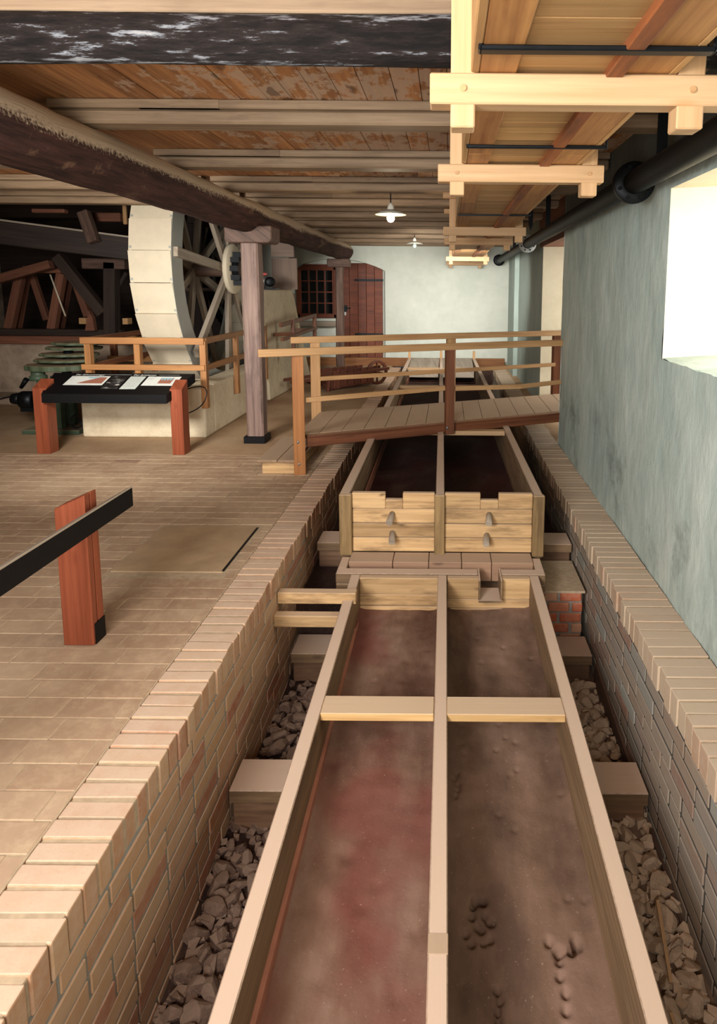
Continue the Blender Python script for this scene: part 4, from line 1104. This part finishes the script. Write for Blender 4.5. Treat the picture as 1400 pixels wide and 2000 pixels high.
# ---------------------------------------------------------------- timber framing at the far left
dk = 0
def tim(a, b, w, h, m, lab, up=(0, 0, 1)):
    mb = MB(); mb.bar(a, b, w, h, up); return one(mb, 'timber', m, lab, 'timber', bevel=.01)
t = thing('stamp_mill_frame', 'dark reddish timber frame of leaning posts standing on the low wall, far left', 'timber frame', (-5.8, 9.6, 0.8))
def part(nm, a, b, w, h, m, up=(0, 1, 0)):
    mb = MB(); mb.bar(a, b, w, h, up); return mb.build(nm, m, t, bevel=.008)
part('sill', (-8.8, 9.42, .86), (-4.3, 9.42, .86), .12, .16, M_oldred); part('sill', (-8.8, 9.62, .96), (-4.9, 9.62, .96), .1, .14, M_dark)
for a, b, w, m in (((-6.655, 9.7, 1.0), (-6.402, 9.7, 1.862), .12, M_oldred), ((-6.80, 10.1, .99), (-6.56, 10.1, 1.95), .1, M_oldred), ((-6.003, 9.7, 1.0), (-5.798, 9.7, 1.836), .12, M_oldred), ((-6.129, 10.1, .99), (-5.939, 10.1, 1.758), .1, M_oldred)):
    part('leg', a, b, w, w, m)
for a, b, w, m in (((-6.574, 10.2, 1.83), (-6.385, 10.2, 1.11), .09, M_oldred), ((-5.875, 10.2, 1.67), (-5.729, 10.2, 1.17), .1, M_oldred), ((-5.728, 9.5, 2.08), (-5.106, 9.5, 1.25), .15, M_dark), ((-4.772, 9.6, 1.857), (-4.974, 9.6, 1.54), .055, M_dark)):
    part('brace', a, b, w, w, m)
part('lintel', (-6.20, 9.7, 1.879), (-5.76, 9.7, 1.88), .08, .08, M_oldred)
part('handle_beam', (-6.9, 9.3, 1.62), (-5.704, 9.3, 1.958), .12, .12, M_oldred)
part('post', (-4.94, 9.5, 2.0), (-5.0, 9.5, .94), .17, .17, M_dark)
part('corbel', (-5.338, 9.5, 1.976), (-4.716, 9.5, 1.974), .15, .17, M_old)
mb = MB(); mb.tube((-5.914, 9.6, 1.818), (-5.73, 9.6, 1.2), .012, .012, 8); mb.build('rod', M_white, t)
mb = MB(); mb.prism([(-5.34, 9.4, 1.0), (-5.2, 9.4, 1.0), (-5.22, 9.4, 1.2), (-5.27, 9.4, 1.3)], (0, .08, 0)); mb.build('wedge', M_oldred, t)
for (x0, x1) in ((-5.40, -5.30), (-4.763, -4.686)):
    mb = MB(); mb.box(x0, x1, 9.36, 9.5, 1.10, 1.19); mb.build('block', M_rail, t, bevel=.005)
mb = MB(); mb.bar((-6.6, 8.32, 2.585), (-4.1, 8.74, 2.285), .03, .022)
mb.build('pale_edge', M_greyw, tim((-6.6, 8.5, 2.42), (-4.05, 8.9, 2.12), .34, .30, M_dark, 'massive dark hewn beam slanting across the upper left behind the log'))
tim((-5.33, 8.4, 2.60), (-4.91, 8.4, 2.60), .1, .05, M_oldred, 'short reddish plank end above the massive dark beam')
tim((-4.80, 8.6, 2.62), (-4.66, 8.55, 2.22), .14, .12, M_old, 'short inclined stub post standing on the massive dark beam', (0, 1, 0))
tim((-4.98, 9.1, 2.60), (-4.55, 9.1, 2.60), .12, .12, M_oldred, 'reddish block above the stub post at the upper left')
tim((-4.16, 8.4, 2.68), (-4.16, 8.4, 2.44), .045, .05, M_rail, 'small upright orange batten beside the top of the water wheel')
tim((-8.8, 11.2, 2.9), (-4.5, 10.6, 2.85), .2, .22, M_dark, 'dark cross beam high in the background of the mill')

# ---------------------------------------------------------------- machine at the left
t = thing('green_machine', 'green cast iron machine with a stack of dusty scalloped plates, behind the information desk', 'machine', (-4.4, 7.2, 0))
mb = MB(); mb.box(-4.62, -3.98, 7.0, 7.45, 0, .05); mb.box(-4.45, -4.36, 7.05, 7.15, .05, .62); mb.box(-4.28, -4.20, 7.05, 7.15, .05, .62); mb.box(-4.45, -4.20, 7.06, 7.12, .52, .60); mb.box(-4.45, -4.2, 7.3, 7.4, .05, .62); mb.build('stand', M_green, t, bevel=.008)
mb = MB(); mb.lathe((-4.45, 7.1, .60), [(0, 0), (.09, 0), (.09, .05), (.07, .06), (.07, .10), (.08, .11)], (0, 0, 1), 20); mb.build('column', M_green, t)
def scal(cx, cy, z, r, h):
    mb = MB(); pts = []
    for k in range(72):
        a = 2 * math.pi * k / 72; rr = r * (1 + .035 * math.cos(a * 12)); pts.append((cx + rr * 1.15 * math.cos(a), cy + rr * .8 * math.sin(a), z))
    mb.prism(pts, (0, 0, h)); return mb
M_gdust = plain('dusty_green_plate', '#46503a', .6, .2, 10, dust='#9a8062')
for i, (cx, z) in enumerate(((-4.28, .71), (-4.22, .80), (-4.2, .86), (-4.17, .93), (-4.15, .98))):
    mb = scal(cx, 7.2 + i * .05, z, .30 - i * .012, .06 if i == 0 else .028); mb.build('plate', M_gdust, t, bevel=.004)
mb = MB(); mb.tube((-4.2, 7.2, .6), (-4.2, 7.3, 1.0), .05, .05, 12); mb.build('spindle', M_iron, t)
mb = MB(); mb.tube((-4.75, 7.25, .35), (-4.60, 7.25, .35), .10, .10, 18); mb.tube((-4.86, 7.25, .36), (-4.75, 7.25, .36), .06, .075, 16); mb.box(-4.75, -4.45, 7.2, 7.3, .22, .28); mb.build('motor', M_iron, t)
mb = MB(); mb.tube((-4.72, 7.2, .50), (-4.62, 7.15, .60), .02, .03, 10); mb.build('handle', M_iron, t)
t.location.x -= 0.14
def cable(name, pts, r, mat, label, closed=False):
    cu = bpy.data.curves.new(name, 'CURVE'); cu.dimensions = '3D'; cu.bevel_depth = r; cu.bevel_resolution = 2
    sp = cu.splines.new('NURBS'); sp.points.add(len(pts) - 1)
    for i, p in enumerate(pts): sp.points[i].co = (*p, 1)
    sp.use_endpoint_u = True; sp.order_u = 3; cu.materials.append(mat)
    o = bpy.data.objects.new(name, cu); C.objects.link(o)
    dg = bpy.context.evaluated_depsgraph_get(); me = bpy.data.meshes.new_from_object(o.evaluated_get(dg)); bpy.data.objects.remove(o)
    me.materials.clear(); me.materials.append(mat)
    o = bpy.data.objects.new(name, me); C.objects.link(o)
    return tag(o, label, 'cable')
cable('cable', [(-5.2, 7.3, .34), (-5.0, 7.3, .40), (-4.9, 7.25, .36), (-4.8, 7.25, .42), (-4.72, 7.25, .38)], .008, M_iron, 'black cable looping out of the green machine toward the left')
cable('cable', [(-4.12, 7.0, .25), (-4.2, 6.98, .2), (-4.18, 6.96, .1), (-4.08, 6.96, .08), (-4.04, 6.96, .16), (-4.12, 6.98, .2)], .008, M_iron, 'coil of black cable beside the left end of the cream plinth')
cable('cable', [(-2.70, 6.50, .60), (-2.60, 6.6, .64), (-2.52, 6.65, .58), (-2.56, 6.6, .42), (-2.66, 6.42, .36), (-2.75, 6.35, .36)], .006, M_iron, 'thin dark cable hanging from the right end of the information desk')

# ---------------------------------------------------------------- information desks
def desk_post(t, x0, x1, y0, y1, zf, zb, slope_axis='y'):
    mb = MB()
    if slope_axis == 'y': mb.hexa([(x0, y0, 0), (x1, y0, 0), (x1, y1, 0), (x0, y1, 0), (x0, y0, zf), (x1, y0, zf), (x1, y1, zb), (x0, y1, zb)], None, 0, 2)
    else: mb.hexa([(x0, y0, 0), (x1, y0, 0), (x1, y1, 0), (x0, y1, 0), (x0, y0, zf), (x1, y0, zb), (x1, y1, zb), (x0, y1, zf)], None, 0, 2)
    return mb.build('post', M_red, t, bevel=.004)
t = thing('information_desk', 'black sloping information desk with printed panels, in front of the cream plinth', 'information desk', (-3.3, 6.25, 0))
def pz(y): return 0.615 + (y - 6.10) * 0.36
def deskpost2(x0, x1):
    mb = MB(); mb.hexa([(x0, 6.17, 0), (x1, 6.17, 0), (x1, 6.32, 0), (x0, 6.32, 0), (x0, 6.17, .655), (x1, 6.17, .655), (x1, 6.32, .735), (x0, 6.32, .735)], None, 0, 2)
    mb.build('post', M_red, t, bevel=.004)
deskpost2(-4.06, -3.93); deskpost2(-2.72, -2.60)
mb = MB(); mb.hexa([(-3.93, 6.10, pz(6.10) - .09), (-2.72, 6.10, pz(6.10) - .09), (-2.60, 6.52, pz(6.52) - .09), (-4.05, 6.52, pz(6.52) - .09), (-3.93, 6.10, pz(6.10)), (-2.72, 6.10, pz(6.10)), (-2.60, 6.52, pz(6.52)), (-4.05, 6.52, pz(6.52))])
slab = mb.build('desk_panel', M_black, t, bevel=.003)
def onpanel(x0, x1, y0, y1, mat, nm, lift=.002, par=None, xs=0.0):
    mb = MB(); mb.hexa([(x0, y0, pz(y0) + lift - .001), (x1, y0, pz(y0) + lift - .001), (x1 + xs, y1, pz(y1) + lift - .001), (x0 + xs, y1, pz(y1) + lift - .001), (x0, y0, pz(y0) + lift), (x1, y0, pz(y0) + lift), (x1 + xs, y1, pz(y1) + lift), (x0 + xs, y1, pz(y1) + lift)])
    return mb.build(nm, mat, par or slab)
M_pb = plain('pale_blue_print', '#8fb0b8', .6, .05); M_pr = plain('brown_red_print', '#96604c', .6, .08, 60); M_pg = plain('grey_print', '#9a9a94', .6, .1)
def photo_mat():
    n = NT('black_and_white_photo'); o = obco(n); f = n.noise(n.mapping(o, (9, 22, 9)), 1.0, 4, .6)
    return n.done(n.ramp(f, [(.45, lin('#100e0e')), (.58, lin('#3a3836')), (.68, lin('#b8b4ac'))]), .5)
q1 = onpanel(-3.82, -3.43, 6.27, 6.45, M_paper, 'printed_sheet')
mb = MB(); L_ = .0045
mb.prism([(-3.70, 6.30, pz(6.30) + L_), (-3.45, 6.30, pz(6.30) + L_), (-3.45, 6.42, pz(6.42) + L_), (-3.52, 6.42, pz(6.42) + L_)], (0, 0, .0006)); mb.build('cone_drawing', M_pr, slab)
mb = MB(); mb.prism([(-3.62, 6.40, pz(6.40) + .0035), (-3.52, 6.40, pz(6.40) + .0035), (-3.46, 6.428, pz(6.428) + .0035), (-3.65, 6.428, pz(6.428) + .0035)], (0, 0, .0006)); mb.build('water_drawing', M_pb, slab)
onpanel(-3.41, -3.25, 6.20, 6.45, photo_mat(), 'photo_print')
onpanel(-3.225, -3.07, 6.20, 6.45, plain('pale_grey_text_sheet', '#b8bdb4', .6, .08, 60), 'printed_sheet')
onpanel(-3.045, -2.71, 6.27, 6.45, M_paper, 'printed_sheet')
onpanel(-2.90, -2.77, 6.31, 6.42, M_pr, 'box_drawing', .004)
for k in range(4):
    xa = -2.895 + k * .03
    mb = MB(); mb.prism([(xa, 6.413, pz(6.413) + .006), (xa + .03, 6.413, pz(6.413) + .006), (xa + .015, 6.355, pz(6.355) + .006)], (0, 0, .0006)); mb.build('funnel_drawing', M_pb, slab)
onpanel(-2.893, -2.777, 6.39, 6.413, M_pb, 'water_drawing', .0055)
for k in range(3): onpanel(-3.03, -2.96 - .01 * k, 6.425 - k * .02, 6.43 - k * .02, M_pg, 'text_line', .004)
for k in range(4): onpanel(-3.81 + .0, -3.77 - .004 * (k % 2), 6.43 - k * .022, 6.434 - k * .022, M_pg, 'text_line', .004)
for k in range(8): onpanel(-3.215, -3.09 - .01 * (k % 3), 6.43 - k * .026, 6.434 - k * .026, M_pg, 'text_line', .004)
def text(s_, x, y, size, mat, nm):
    cu = bpy.data.curves.new(nm, 'FONT'); cu.body = s_; cu.size = size; cu.extrude = .0003; cu.shear = .2
    o = bpy.data.objects.new(nm, cu); C.objects.link(o)
    dg = bpy.context.evaluated_depsgraph_get(); me = bpy.data.meshes.new_from_object(o.evaluated_get(dg)); bpy.data.objects.remove(o)
    m = bpy.data.objects.new(nm, me); me.materials.clear(); me.materials.append(mat); C.objects.link(m)
    Mt = Matrix.Translation((x, y, pz(y) + .003)) @ Matrix.Rotation(math.atan(.36), 4, 'X'); me.transform(Mt)
    adopt(m, slab); return m
text('Der Schwemmkegel', -3.80, 6.466, .036, M_paper, 'title_lettering')
text('Der Spitzkasten', -3.21, 6.466, .036, M_paper, 'title_lettering')
onpanel(-3.50, -3.23, 6.477, 6.480, M_pg, 'title_line', .004); onpanel(-2.95, -2.74, 6.477, 6.480, M_pg, 'title_line', .004)

t = thing('information_desk', 'black information desk seen from behind on a red wooden post, close to the camera', 'information desk', (-1.8, 2.5, 0))
for (y0, y1) in ((2.77, 2.87), (1.35, 1.45)):
    ym = (y0 + y1) / 2 - .006
    for ya, yb, nm in ((y0, ym, 'post'), (ym + .006, y1, 'post_half')):
        mb = MB(); mb.hexa([(-1.768, ya, 0), (-1.628, ya, 0), (-1.628, yb, 0), (-1.768, yb, 0), (-1.768, ya, .655), (-1.628, ya, .72), (-1.628, yb, .72), (-1.768, yb, .655)], None, 0, 2)
        mb.build(nm, M_red, t, bevel=.004)
mb = MB(); mb.hexa([(-1.9, 1.15, .50), (-1.512, 1.15, .60), (-1.512, 2.97, .60), (-1.9, 2.97, .50), (-1.9, 1.15, .52), (-1.512, 1.15, .695), (-1.512, 2.97, .695), (-1.9, 2.97, .52)])
mb = MB(); mb.box(-1.535, -1.512, 1.15, 2.975, .602, .692); mb.build('rear_board', M_black, t, bevel=.002)
mb = MB(); mb.hexa([(-1.62, 1.15, .63), (-1.512, 1.15, .6935), (-1.512, 2.97, .6935), (-1.62, 2.97, .63), (-1.62, 1.15, .642), (-1.512, 1.15, .703), (-1.512, 2.97, .703), (-1.62, 2.97, .642)]); mb.build('desk_panel', M_greyw, t)
mb = MB(); mb.box(-1.635, -1.624, 2.785, 2.868, .0, .10)
mb.build('foot_plate', M_black, t)

# ---------------------------------------------------------------- ore barrow
t = thing('ore_barrow', 'old reddish-brown slatted wooden wheelbarrow standing on the floor behind the footbridge', 'wheelbarrow', (-1.7, 10.6, 0))
M_bar = wood('barrow_wood', '#6e3c28', '#452218', tonevar=.35, knot=0.2, dust='#8a705c', dust_amt=.5)
# body: side of vertical slats, tapering; wheel at the right end
A0 = Vector((-1.95, 10.15, 0)); A1 = Vector((-1.25, 10.75, 0)); nrm = Vector((-(A1 - A0).y, (A1 - A0).x, 0)).normalized() * .34
mb = MB(); N = 7
for side in (Vector((0, 0, 0)), nrm):
    for k in range(N):
        f0, f1 = k / N, (k + .93) / N
        a = A0.lerp(A1, f0) + side; b = A0.lerp(A1, f1) + side
        zb0 = 0.02 + .05 * f0; zt = .34
        q = nrm.normalized() * .02
        mb.hexa([a + Vector((0, 0, zb0)), b + Vector((0, 0, zb0)), b + q + Vector((0, 0, zb0)), a + q + Vector((0, 0, zb0)), a + Vector((0, 0, zt - .03 * (1 - f0))), b + Vector((0, 0, zt)), b + q + Vector((0, 0, zt)), a + q + Vector((0, 0, zt - .03 * (1 - f0)))], None, 0, 2)
mb.hexa([A0 + Vector((0, 0, .03)), A1 + Vector((0, 0, .06)), A1 + nrm + Vector((0, 0, .06)), A0 + nrm + Vector((0, 0, .03)), A0 + Vector((0, 0, .05)), A1 + Vector((0, 0, .08)), A1 + nrm + Vector((0, 0, .08)), A0 + nrm + Vector((0, 0, .05))])
q = (A0 - Vector((.25, .21, 0)))
mb.hexa([A0 + Vector((0, 0, .03)), A0 + nrm + Vector((0, 0, .03)), A0 + nrm + Vector((0.02, 0.02, .03)), A0 + Vector((.02, .02, .03)), q + Vector((0, 0, .2)), q + nrm + Vector((0, 0, .2)), q + nrm + Vector((.02, .02, .2)), q + Vector((.02, .02, .2))])
mb.build('tub', M_bar, t, bevel=.003)
for side in (Vector((0, 0, 0)), nrm):
    mb = MB(); d = (A1 - A0).normalized(); mb.bar(A0 - d * .62 + side + Vector((0, 0, .20)), A1 + d * .3 + side * .8 + Vector((0, 0, .29)), .04, .045); mb.build('handle', M_bar, t, bevel=.004)
WC = A1 + (A1 - A0).normalized() * .17 + nrm * .5 + Vector((0, 0, .21)); ax = nrm.normalized()
mb = MB(); mb.lathe(WC - ax * .02, [(.17, 0), (.21, 0), (.21, .04), (.17, .04), (.17, 0)], ax, 32); 
mb.tube(WC - ax * .17, WC + ax * .17, .02, .02, 10)
e1 = Vector((0, 0, 1)); e2 = ax.cross(e1)
for k in range(6):
    a = math.pi * k / 6 * 2; mb.bar(WC, WC + (e1 * math.cos(a) + e2 * math.sin(a)) * .18, .02, .028, ax)
mb.build('wheel', M_bar, t)
for k, (x, y) in enumerate(((-1.93, 10.15), (-2.13, 10.38))):
    mb = MB(); mb.bar((x, y, 0.0), (x + .02, y + .01, .2), .04, .04); mb.build('leg', M_bar, t)
